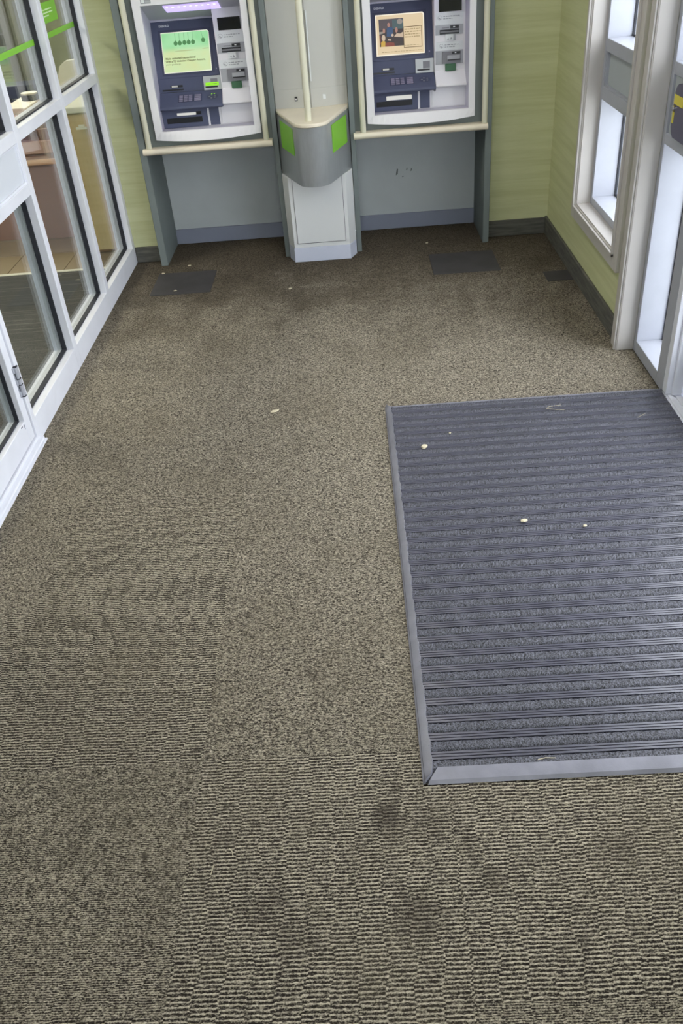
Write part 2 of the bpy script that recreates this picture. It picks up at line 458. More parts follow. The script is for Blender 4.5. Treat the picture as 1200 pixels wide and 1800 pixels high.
# ceiling, walls
bx('ceiling', 'ceiling', None, -1.345, 1.30, YF, 5.13, ZC, ZC + .1, struct=('white flat ceiling above the entrance lobby', 'ceiling'))
b = B(); b.box(-1.345, -.8, YF - .12, YF, 0, ZC); b.box(.8, 1.30, YF - .12, YF, 0, ZC); b.box(-.8, .8, YF - .12, YF, 0, .85); b.box(-.8, .8, YF - .12, YF, 2.2, ZC)
b.build('wall_front', 'paperwall', struct=('lime green papered wall behind the viewer', 'wall'))
w3 = empty('fill_window', (0, YF - .06, .85), 'added window out of view behind the viewer, letting in fill light', 'window', struct=True)  # unseen glazed opening, added to brighten faces turned towards the camera
for q in ((-.8, -.75, .85, 2.2), (.75, .8, .85, 2.2), (-.025, .025, .9, 2.15), (-.75, .75, .85, .9), (-.75, .75, 2.15, 2.2)): bx('frame', 'alu', w3, q[0], q[1], YF - .09, YF - .03, q[2], q[3])
for q in ((-.75, -.025), (.025, .75)): bx('pane', 'glass_day', w3, q[0], q[1], YF - .063, YF - .057, .9, 2.15)
b = B(); b.box(XL - .02, -1.1005, YB, YB + .3, 0, ZC); b.box(.7455, 1.30, YB, YB + .3, 0, ZC); b.box(-1.1, .745, YB, YB + .3, 2.21, ZC); b.box(-1.275, 1.30, YB + .3, YB + .4, 0, ZC)
b.build('wall_back', 'paperwall', struct=('lime green grasscloth wall around the cash machine surround', 'wall'))
bx('baseboard_back', 'cove', None, .7455, 1.073, YB - .014, YB - .0005, .0, .088, bev=.003, struct=('dark grey cove base along the back wall', 'baseboard'))
bx('baseboard_left', 'cove', None, -1.254, -1.1005, YB - .014, YB - .0005, .0, .088, bev=.003, struct=('dark grey cove base between partition and cabinet', 'baseboard'))
bx('baseboard_right', 'cove', None, 1.071, XR - .0005, 3.347, YB - .0005, .0, .095, bev=.003, struct=('dark grey cove base along the right wall under the window', 'baseboard'))
# right wall: solid pieces round the window
WY0, WY1, WZ0, WZ1 = 3.465, 4.15, .345, 2.15
b = B()
b.box(XR, 1.30, 3.28, WY0, 0, ZC); b.box(XR, 1.30, WY1, YB, 0, ZC); b.box(XR, 1.30, WY0, WY1, 0, WZ0); b.box(XR, 1.30, WY0, WY1, WZ1, ZC)
b.box(XR, 1.30, 1.06, 3.28, 2.16, ZC); b.box(XR, 1.30, YF, 1.06, 0, ZC)  # near stretch, out of view, closed off to darken the near floor
b.build('wall_right', 'paperwall', struct=('lime green grasscloth wall holding the window and entrance', 'wall'))

# ------------------------------------------------------------------ right window (window_1)
def frame_bar(name, par, x0, x1, y0, y1, z0, z1, m='alu_in'):
    return bx(name, m, par, x0, x1, y0, y1, z0, z1, bev=.0015)
FX0, FX1, GX = 1.13, 1.285, 1.243
win = empty('window_1', (1.15, (WY0 + WY1) / 2, WZ0), 'tall narrow window with cream casing and grey infill panel', 'window', struct=True)
def casing_v(y0, y1, z0, z1, inner):           # vertical casing board with a bead on its inner side
    b = B(); b.box(1.060, XR, y0, y1, z0, z1)
    s = y1 - .012 if inner > 0 else y0 + .012
    if inner > 0: b.box(1.050, 1.060, y1 - .016, y1 - .004, z0 + .052, z1)
    else: b.box(1.050, 1.060, y0 + .004, y0 + .016, z0 + .052, z1)
    return b
casing_v(WY1 - .004, WY1 + .062, .282, 2.21, -1).build('casing', 'casing', win, bev=.0012)
casing_v(WY0 - .062, WY0 + .004, .282, 2.21, 1).build('casing', 'casing', win, bev=.0012)
b = B(); b.box(1.0605, XR, WY0 + .004, WY1 - .004, .282, .349); b.box(1.050, 1.0605, WY0 - .012, WY1 + .012, .334, .345)
b.build('casing', 'casing', win, bev=.0012)
b = B(); b.box(1.0605, XR, WY0 + .004, WY1 - .004, 2.146, 2.21); b.build('casing', 'casing', win, bev=.0012)
# liner boards between wall face and metal frame
bx('liner', 'casing', win, XR - .018, FX0, WY1 - .010, WY1, WZ0, WZ1)
bx('liner', 'casing', win, XR - .018, FX0, WY0, WY0 + .010, WZ0, WZ1)
bx('liner', 'casing', win, XR - .018, FX0, WY0 + .010, WY1 - .010, WZ0, WZ0 + .010)
bx('liner', 'casing', win, XR - .018, FX0, WY0 + .010, WY1 - .010, WZ1 - .010, WZ1)
JY1, JY0 = WY1 - .036, WY0 + .036
frame_bar('jamb', win, FX0, FX1, JY1, WY1, WZ0, WZ1); frame_bar('jamb', win, FX0, FX1, WY0, JY0, WZ0, WZ1)
for z0, z1 in ((WZ0, .388), (.81, .862), (1.0, 1.05), (2.11, WZ1)):
    frame_bar('rail', win, FX0, FX1, JY0, JY1, z0, z1)
pn = bx('infill_panel', 'infill_grey', win, FX0 + .018, FX1 - .02, JY0, JY1, .862, 1.0)
bx('panel_bead', 'alu_in', win, FX0 + .006, FX0 + .018, JY0, JY1, .862, .870); bx('panel_bead', 'alu_in', win, FX0 + .006, FX0 + .018, JY1 - .008, JY1, .870, 1.0)
for z0, z1 in ((.388, .81), (1.05, 2.11)):
    bx('pane', 'glass_day', win, GX, GX + .006, JY0, JY1, z0, z1)
    b = B(); b.box(GX - .009, GX, JY1 - .006, JY1 - .0002, z0, z1); b.box(GX - .009, GX, JY0 + .0002, JY0 + .006, z0, z1)
    b.box(GX - .009, GX, JY0 + .006, JY1 - .006, z0 + .0002, z0 + .006); b.build('gasket', 'gasket', win)

# trim of the entrance opening
tr = empty('trim_1', (1.07, 3.31, 0), 'cream moulded casing at the entrance corner', 'trim', struct=True)
b = B(); b.box(1.058, XR, 3.272, 3.345, .0, 2.22); b.box(1.050, 1.058, 3.276, 3.288, .0, 2.2)
b.build('casing', 'casing', tr, bev=.0012)
bx('liner', 'casing', tr, 1.062, FX0, 3.270, 3.280, .0, 2.16, bev=.001)

# sidelight between casing and entrance doors (window_2)
SY0, SY1 = 2.885, 3.270
sl = empty('window_2', (1.2, 3.08, 0), 'glazed sidelight with grey infill panel beside the entrance door', 'window', struct=True)
frame_bar('jamb', sl, FX0, FX1, 3.240, SY1, 0, 2.15); frame_bar('post', sl, FX0, FX1, SY0, 2.962, 0, 2.15)
for z0, z1 in ((0, .05), (.815, .850), (1.04, 1.08), (2.11, 2.15)):
    frame_bar('rail', sl, FX0, FX1, 2.962, 3.240, z0, z1)
bx('infill_panel', 'infill_grey', sl, FX0 + .010, FX1 - .02, 2.962, 3.240, .850, 1.04)
for z0, z1 in ((.05, .815), (1.08, 2.11)):
    bx('pane', 'glass_day', sl, GX, GX + .006, 2.962, 3.240, z0, z1)
    b = B(); b.box(GX - .009, GX, 3.233, 3.2398, z0, z1); b.box(GX - .009, GX, 2.9622, 2.969, z0, z1); b.box(GX - .009, GX, 2.969, 3.233, z0 + .0002, z0 + .007)
    b.build('gasket', 'gasket', sl)
# automatic door push plate fixed on the infill panel
pp = empty('push_plate', (1.14, 3.08, .86), 'dark violet push plate with yellow marking on the sidelight panel', 'push plate')
def rrect(y0, y1, z0, z1, r, n=5):
    pts = []
    for cy, cz, a0 in ((y1 - r, z1 - r, 0), (y0 + r, z1 - r, 90), (y0 + r, z0 + r, 180), (y1 - r, z0 + r, 270)):
        for i in range(n + 1):
            a = math.radians(a0 + 90 * i / n); pts.append((cy + r * math.cos(a), cz + r * math.sin(a)))
    return pts
B().prism_x(rrect(2.985, 3.150, .862, 1.03, .03), 1.112, 1.1398).build('plate', 'purple_grey', pp, bev=.003)
bx('yellow_marking', 'yellow', pp, 1.1105, 1.1119, 3.131, 3.146, .905, .940)
bx('yellow_marking', 'yellow', pp, 1.1105, 1.1119, 3.06, 3.146, .965, .995)
b = B(); b.cyl((1.106, 3.137, .952), (1.112, 3.137, .952), .010, 12); b.build('catch', 'chrome', pp)

# entrance doors: jamb, threshold, two leaves (door_1, door_2)
dj = empty('trim_2', (1.2, 2.0, 0), 'satin metal entrance frame with ribbed threshold', 'door frame', struct=True)
for ya, yb, st in ((2.846, 2.884, -1), (1.060, 1.098, 1)):
    b = B(); b.box(FX0, FX1, ya, yb, .012, 2.15)
    s0, s1 = (ya - .014, ya) if st < 0 else (yb, yb + .014)
    b.box(1.150, 1.186, s0, s1, .012, 2.15)
    b.build('jamb', 'alu', dj, bev=.0015)
bx('head', 'alu', dj, FX0, FX1, 1.098, 2.846, 2.10, 2.15, bev=.0015)
b = B(); b.box(FX0, 1.33, 1.060, 2.884, -.010, .004)
for i in range(7):
    b.box(FX0 + .008 + i * .026, FX0 + .024 + i * .026, 1.062, 2.882, .004, .010)
b.build('threshold', 'alu', dj)
for nm, ya, yb, hy, lab in (('door_1', 1.976, 2.828, 2.03, 'glazed entrance door leaf nearest the sidelight'), ('door_2', 1.116, 1.968, 1.91, 'glazed entrance door leaf farther from the sidelight')):
    d = empty(nm, (1.21, (ya + yb) / 2, .012), lab, 'door', struct=True)
    bx('stile', 'alu_in', d, 1.188, 1.232, ya, ya + .06, .014, 2.095, bev=.002); bx('stile', 'alu_in', d, 1.188, 1.232, yb - .06, yb, .014, 2.095, bev=.002)
    bx('rail', 'alu_in', d, 1.188, 1.232, ya + .06, yb - .06, .014, .19, bev=.002); bx('rail', 'alu_in', d, 1.188, 1.232, ya + .06, yb - .06, 2.03, 2.095, bev=.002)
    bx('pane', 'glass_day', d, 1.207, 1.213, ya + .06, yb - .06, .19, 2.03)
    b = B(); b.cyl((1.15, hy, .9), (1.15, hy, 1.3), .012, 14); b.cyl((1.15, hy, .93), (1.188, hy, .93), .008, 10); b.cyl((1.15, hy, 1.27), (1.188, hy, 1.27), .008, 10)
    b.build('pull_handle', 'chrome', d, smooth=True)
bx('pavement', 'concrete', None, 1.345, 14, -9, 14, -.14, -.03, struct=('pale concrete pavement outside the entrance', 'pavement'))

# ------------------------------------------------------------------ left glazed partition (wall_left) and its door (door_3)
LX0, LX1, LG = -1.345, XL, -1.306
lw = empty('wall_left', (-1.30, 3.0, 0), 'white metal glazed partition with black gaskets and green safety stripe', 'partition', struct=True)
def post(y0, y1, z0=0, z1=2.6):
    return bx('post', 'alu', lw, LX0, LX1, y0, y1, z0, z1, bev=.0015)
POSTS = [(4.782, 4.829), (4.105, 4.152), (3.445, 3.492), (2.812, 2.842)]
for a_, b_ in POSTS: post(a_, b_)
post(1.80, 1.845); post(1.10, 1.145); post(.4, .445); post(-.35, -.305); post(YF + .001, YF + .045)
def bay(y0, y1, panel=False, stripes=True):
    # sill, transom(s), head
    bx('sill', 'alu', lw, LX0, LX1, y0, y1, 0, .098, bev=.0015)
    zs = [(.098, .757), (.80, .947), (.990, 2.10), (2.15, 2.56)] if panel else [(.098, .945), (.988, 2.10), (2.15, 2.56)]
    rails = ([(.757, .80), (.947, .990)] if panel else [(.945, .988)]) + [(2.10, 2.15), (2.56, 2.60)]
    for z0, z1 in rails: bx('transom', 'alu', lw, LX0, LX1, y0, y1, z0, z1, bev=.0015)
    for i, (z0, z1) in enumerate(zs):
        if panel and i == 1:
            bx('infill_panel', 'infill', lw, -1.33, LX1 - .012, y0, y1, z0, z1)
            b = B(); b.box(LX1 - .012, LX1 - .006, y0, y0 + .008, z0, z1); b.box(LX1 - .012, LX1 - .006, y1 - .008, y1, z0, z1)
            b.box(LX1 - .012, LX1 - .006, y0 + .008, y1 - .008, z0, z0 + .008); b.box(LX1 - .012, LX1 - .006, y0 + .008, y1 - .008, z1 - .008, z1)
            b.build('panel_bead', 'alu', lw)
            continue
        pane = bx('pane', 'glass', lw, LG - .006, LG, y0, y1, z0, z1)
        b = B(); g = .0055
        for xa, xb in ((LG, LG + .020),):
            b.box(xa, xb, y0 + .0002, y0 + g, z0, z1); b.box(xa, xb, y1 - g, y1 - .0002, z0, z1)
            b.box(xa, xb, y0 + g, y1 - g, z0 + .0002, z0 + g); b.box(xa, xb, y0 + g, y1 - g, z1 - g, z1 - .0002)
        b.build('gasket', 'gasket', lw)
    if stripes:
        bx('safety_stripe', 'lime', lw, LG, LG + .0008, y0 + g, y1 - g, 1.201, 1.223)
bay(4.152, 4.782); bay(3.492, 4.105); bay(2.842, 3.445, panel=True)
bay(1.145, 1.80); bay(.445, 1.10); bay(-.305, .40); bay(YF + .045, -.35)
bx('transom', 'alu', lw, LX0, LX1, 1.845, 2.812, 2.10, 2.60, bev=.0015)
d3 = empty('door_3', (-1.29, 2.33, 0), 'white framed glass door in the left partition with exposed hinge', 'door', struct=True)
DX0, DX1 = -1.325, -1.262
bx('stile', 'alu', d3, DX0, DX1, 2.762, 2.808, .034, 2.095, bev=.002)
bx('stile', 'alu', d3, DX0, DX1, 1.849, 1.91, .034, 2.095, bev=.002)
bx('rail', 'alu', d3, DX0, DX1, 1.91, 2.762, .034, .125, bev=.002); bx('rail', 'alu', d3, DX0, DX1, 1.91, 2.762, 2.03, 2.095, bev=.002)
bx('pane', 'glass', d3, -1.302, -1.296, 1.91, 2.762, .125, 2.03)
b = B(); b.box(-1.296, -1.282, 2.756, 2.7618, .125, 2.03); b.box(-1.296, -1.282, 1.9102, 1.916, .125, 2.03); b.box(-1.296, -1.282, 1.916, 2.756, .1252, .131)
b.build('gasket', 'gasket', d3)
b = B()
for k_ in range(5):
    b.cyl((DX1 + .006, 2.811, .205 + k_ * .0235), (DX1 + .006, 2.811, .2275 + k_ * .0235), .0065, 12)
b.box(DX1, DX1 + .003, 2.793, 2.811, .205, .322); b.box(XL, XL + .003, 2.813, 2.828, .205, .322)
hg = b.build('hinge', 'alu_in', d3)
b = B()
for zz in (.2035, .2512, .2752, .3225): b.box(DX1 + .0005, DX1 + .0142, 2.803, 2.819, zz - .0012, zz + .0012)
b.box(DX1 + .003, DX1 + .0036, 2.796, 2.803, .228, .250); b.box(DX1 + .003, DX1 + .0036, 2.796, 2.803, .276, .300)
b.build('hinge_gap', 'gasket', hg)
b = B(); b.box(DX1, DX1 + .001, 2.715, 2.728, .118, .123); b.box(DX1, DX1 + .001, 2.745, 2.748, .100, .118); b.build('scratch', 'navy_dark', d3)
b = B(); b.box(-1.345, -1.232, 1.85, 2.842, -.010, .006); b.box(-1.345, -1.240, 1.85, 2.838, .006, .016); b.box(-1.345, -1.256, 1.85, 2.811, .016, .030)
b.build('threshold', 'alu', d3, bev=.001)
# green sign stuck on the glass
sg = empty('window_sign', (LG, 4.27, 1.26), 'small lime green sign with white lettering on the glass partition', 'sign')
bx('card', 'lime', sg, LG, LG + .0012, 4.27, 4.535, 1.257, 1.336)
b = B()
for zc, words in ((1.309, (.155,)), (1.297, (.165,)), (1.285, (.085,))):
    yy = 4.318
    for wd in words:
        n = max(3, int(wd / .012))
        for i in range(n):
            hh = .0042 if (i * 7 + n) % 4 else .0062
            b.box(LG + .0012, LG + .0016, yy + i * .012, yy + i * .012 + .0095, zc - .0035, zc - .0035 + hh)
        yy += wd + .012
b.build('lettering', 'lime_text', sg)

# ------------------------------------------------------------------ cash machine surround
def bay_unit(xa, xb, ext_a, ext_b, label, poles, mark):
    """xa..xb clear width between the side panels"""
    u = empty('machine_surround', ((xa + xb) / 2, 4.9, 0), label, 'cabinet', 'cash machine surrounds')
    bx('side_panel', 'grey', u, xa - ext_a, xa, 4.732, 5.125, 0, 2.2, bev=.002)
    bx('side_panel', 'grey', u, xb, xb + ext_b, 4.732, 5.125, 0, 2.2, bev=.002)
    bp = bx('back_panel', 'backpanel', u, xa, xb, 5.112, 5.125, .085, .66)
    for (mx, mz, mw, mh) in mark:
        B().prism_y([(mx, mz), (mx + mw * .8, mz + mh * .2), (mx + mw, mz + mh), (mx + mw * .5, mz + mh * 1.1), (mx + mw * .2, mz + mh * .5)], 5.1112, 5.1119).build('scuff', 'stainmark', bp)
    bx('kick_plate', 'kick', u, xa, xb, 5.100, 5.125, 0, .085, bev=.002)
    bx('soffit', 'grey_board', u, xa, xb, 4.775, 5.112, .594, .612)
    # fascia board with the machine opening
    b = B(); oa, ob = poles[2], poles[3]
    b.box(xa, oa, 4.762, 4.785, .612, 2.2); b.box(ob, xb, 4.762, 4.785, .612, 2.2); b.box(oa, ob, 4.762, 4.785, .612, .672); b.box(oa, ob, 4.762, 4.785, 1.50, 2.2)
    b.build('fascia_board', 'grey_board', u)
    # ledge with a round nose
    prof = [(4.762, .594), (4.716, .594)] + [(4.716 - .0155 * math.sin(math.radians(t)), .6095 - .0155 * math.cos(math.radians(t))) for t in range(15, 181, 15)] + [(4.762, .625)]
    B().prism_x(prof, xa - ext_a * .35, xb + (ext_b * .3 if ext_b > .03 else -.003)).build('ledge', 'beige', u, smooth=True)
    for px in poles[:2]:
        B().cyl((px, 4.728, .625), (px, 4.728, 2.19), .0145, 20).build('tube', 'pole', u, smooth=True)
    return u
bay_unit(-1.062, -.392, .038, .026, 'grey cash machine surround with cream ledge beside the glass partition', (-1.043, -.426, -.99, -.462), [(-.43, .16, .004, .006)])
bay_unit(.038, .712, .027, .033, 'grey cash machine surround with cream ledge nearest the window', (.080, .706, .11, .654),
         [(.26, .30, .014, .034), (.32, .325, .008, .012), (.345, .317, .008, .016), (.295, .288, .010, .006)])

# ------------------------------------------------------------------ centre pillar
pl = empty('service_pillar', (-.18, 4.85, 0), 'white pillar with silver belt and green squares between the two cash machines', 'pillar')
PX0, PX1 = -.3645, .0095
def pil(o):
    return [(PX0, 5.12), (PX0, 4.712 - o), (-.331 - o, 4.634 - o), (-.028 + o, 4.634 - o), (PX1, 4.712 - o), (PX1, 5.12)]
B().prism_z(pil(0), .078, .4515).build('base', 'pillar_white', pl, bev=.0015)
B().prism_z(pil(.003), 0, .078).build('plinth', 'plinth', pl, bev=.0015)
dr = bx('access_door', 'pillar_white', pl, -.309, -.049, 4.629, 4.6338, .103, .446, bev=.0012)
b = B(); b.box(-.312, -.309, 4.6325, 4.6339, .100, .446); b.box(-.049, -.046, 4.6325, 4.6339, .100, .446); b.box(-.309, -.049, 4.6325, 4.6339, .100, .103)
b.build('shadow_gap', 'modgrey', dr)
def beltline(nose_y, side_y, n=14, o=0.0):
    """rounded V in plan: side, flank, nose arc, flank, side"""
    cx = -.178; xa, xb = PX0 - o, PX1 + o; R_ = .085
    pts = []
    # flank direction: from (xb, side_y) towards the nose, tangent to a circle of radius R_ centred (cx, nose_y+R_)
    C_ = Vector((cx, nose_y + R_))
    def tang(P, sgn):
        d = Vector(P) - C_; L = d.length; al = math.acos(R_ / L); a0 = math.atan2(d.y, d.x)
        return a0 + sgn * al
    aR = tang((xb, side_y), -1); aL = tang((xa, side_y), 1)
    aR = aR if aR > -math.pi else aR + 2 * math.pi
    # go right side -> nose -> left side through angle -90 deg
    def norm(a):
        while a > math.pi / 2: a -= 2 * math.pi
        while a <= -3 * math.pi / 2: a += 2 * math.pi
        return a
    aR, aL = norm(aR), norm(aL)
    pts.append((xb, 4.80)); pts.append((xb, side_y))
    for i in range(n + 1):
        a = aR + (aL - aR) * i / n
        pts.append((C_.x + R_ * math.cos(a), C_.y + R_ * math.sin(a)))
    pts.append((xa, side_y)); pts.append((xa, 4.80))
    return pts
top = beltline(4.352, 4.752); bot = beltline(4.405, 4.738)
b = B(); NL = 10; rows = []
for k_ in range(NL + 1):
    t = k_ / NL; rows.append([b.bm.verts.new((p.x, p.y, .452 + .288 * t)) for p in (Vector(q0).lerp(Vector(q1), t) for q0, q1 in zip(bot[::-1], top[::-1]))])
for k_ in range(NL):
    for i in range(len(bot)):
        j = (i + 1) % len(bot); b.bm.faces.new((rows[k_][i], rows[k_][j], rows[k_ + 1][j], rows[k_ + 1][i]))
b.bm.faces.new(rows[0][::-1]); b.bm.faces.new(rows[NL])
b.build('belt', 'silver', pl, smooth=True)
shelf_o = beltline(4.342, 4.760)
B().prism_z(shelf_o[::-1], .740, .757).build('shelf', 'beige', pl, bev=.003, smooth=True)
B().cyl((-.186, 4.428, .757), (-.186, 4.428, 2.2), .0155, 22).build('tube', 'pole', pl, smooth=True)
# green squares on the flanks, lying on the sloping flank faces
def on_flank(side, s, z):
    t = (z - .452) / (.740 - .452)
    i0, i1 = (1, 2) if side > 0 else (-2, -3)
    a = Vector(bot[i0]).lerp(Vector(top[i0]), t); c = Vector(bot[i1]).lerp(Vector(top[i1]), t)
    p = a.lerp(c, s); d = (c - a).normalized(); n = Vector((-d.y, d.x)) if side < 0 else Vector((d.y, -d.x))
    if n.y > 0: n = -n
    return p, n
for sd, s0, s1, z0, z1 in ((1, .16, .84, .590, .722), (-1, .20, .90, .592, .722)):
    b = B(); G = 6; g_ = {}
    for a_ in range(G + 1):
        for c_ in range(G + 1):
            p, n = on_flank(sd, s0 + (s1 - s0) * a_ / G, z0 + (z1 - z0) * c_ / G)
            for o_, off in enumerate((.0002, .0022)): g_[a_, c_, o_] = b.bm.verts.new((p.x + n.x * off, p.y + n.y * off, z0 + (z1 - z0) * c_ / G))
    for a_ in range(G):
        for c_ in range(G):
            for o_ in (0, 1): b.bm.faces.new((g_[a_, c_, o_], g_[a_ + 1, c_, o_], g_[a_ + 1, c_ + 1, o_], g_[a_, c_ + 1, o_]))
        for c_ in (0, G):
            b.bm.faces.new((g_[a_, c_, 0], g_[a_ + 1, c_, 0], g_[a_ + 1, c_, 1], g_[a_, c_, 1])); b.bm.faces.new((g_[c_, a_, 0], g_[c_, a_ + 1, 0], g_[c_, a_ + 1, 1], g_[c_, a_, 1]))
    b.build('green_square', 'lime', pl)
# upper panels behind the shelf
for xa, ya, xb, yb in ((PX0, 4.790, -.179, 4.748), (-.177, 4.748, PX1, 4.786)):
    up = B().hexa([(xa, ya, .757), (xb, yb, .757), (xb, yb + .02, .757), (xa, ya + .02, .757), (xa, ya, 2.2), (xb, yb, 2.2), (xb, yb + .02, 2.2), (xa, ya + .02, 2.2)]).build('upper_panel', 'upper', pl)
    B().hexa([(xa, ya - .0025, .757), (xb, yb - .0025, .757), (xb, yb, .757), (xa, ya, .757), (xa, ya - .0025, .846), (xb, yb - .0025, .846), (xb, yb, .846), (xa, ya, .846)]).build('lower_strip', 'upper', up, bev=.0006)
b = B(); b.box(-.172, -.166, 4.742, 4.7485, .88, 1.19); b.build('highlight_strip', 'label', pl, bev=.001)  # pale strip modelled in place of the bright reflection beside the tube
lk = bx('lock', 'black', pl, -.261, -.247, 4.7590, 4.7690, .790, .812); B().cyl((-.254, 4.7565, .800), (-.254, 4.7590, .800), .0045, 12).build('barrel', 'chrome', lk)
bx('cover_plate', 'label', pl, -.116, -.101, 4.7555, 4.7650, .792, .814, bev=.0005)

# ------------------------------------------------------------------ cash machines
def textmesh(body, size, bold=0.0):
    cu = bpy.data.curves.new('t', 'FONT'); cu.body = body; cu.size = size; cu.resolution_u = 2; cu.offset = bold
    ob = bpy.data.objects.new('t', cu); COL.objects.link(ob)
    dg = bpy.context.evaluated_depsgraph_get(); ev = ob.evaluated_get(dg); me = bpy.data.meshes.new_from_object(ev)
    V = [tuple(v.co) for v in me.vertices]; F = [tuple(p.vertices) for p in me.polygons]
    bpy.data.objects.remove(ob); bpy.data.curves.remove(cu); bpy.data.meshes.remove(me)
    return V, F

class Plane:
    def __init__(s, y0, z0, y1, z1, dx):
        s.y0, s.z0, s.y1, s.z1, s.dx = y0, z0, y1, z1, dx
        d = Vector((0, y1 - y0, z1 - z0)).normalized(); s.d = d; s.n = Vector((0, -d.z, d.y))
        if s.n.y > 0: s.n = -s.n
    def p(s, x, z, t=0):
        y = s.y0 + (s.y1 - s.y0) * (z - s.z0) / (s.z1 - s.z0)
        return tuple(Vector((x + s.dx, y, z)) + s.n * t)
    def box(s, b, x0, x1, z0, z1, t0, t1, m=None):
        b.hexa([s.p(x0, z0, t0), s.p(x1, z0, t0), s.p(x1, z1, t0), s.p(x0, z1, t0), s.p(x0, z0, t1), s.p(x1, z0, t1), s.p(x1, z1, t1), s.p(x0, z1, t1)], m); return b
    def disc(s, b, x, z, rx, rz, t, m=None, n=16):
        b.poly([s.p(x + rx * math.cos(2 * math.pi * i / n), z + rz * math.sin(2 * math.pi * i / n), t) for i in range(n)], m); return b
    def text(s, b, body, x, z, width, t, m=None, zs=1.0, bold=0.0):
        V, F = textmesh(body, .01, bold); w = max(v[0] for v in V); k = width / w
        vs = [b.bm.verts.new(s.p(x + v[0] * k, z + v[1] * k * s.d.z * zs, t)) for v in V]
        for f in F:
            try:
                q = b.bm.faces.new([vs[i] for i in f])
                if m is not None: q.material_index = b.mi(m)
            except ValueError: pass
        return b
    def greek(s, b, x, z, width, h, t, m=None, seed=1):
        r = random.Random(seed); xx = x
        while xx < x + width - .003:
            wd = min(r.uniform(.006, .016), x + width - xx)
            s.box(b, xx, xx + wd, z, z + h * r.choice((.8, 1, 1, 1.2)), t, t + .0002, m); xx += wd + .003
        return b

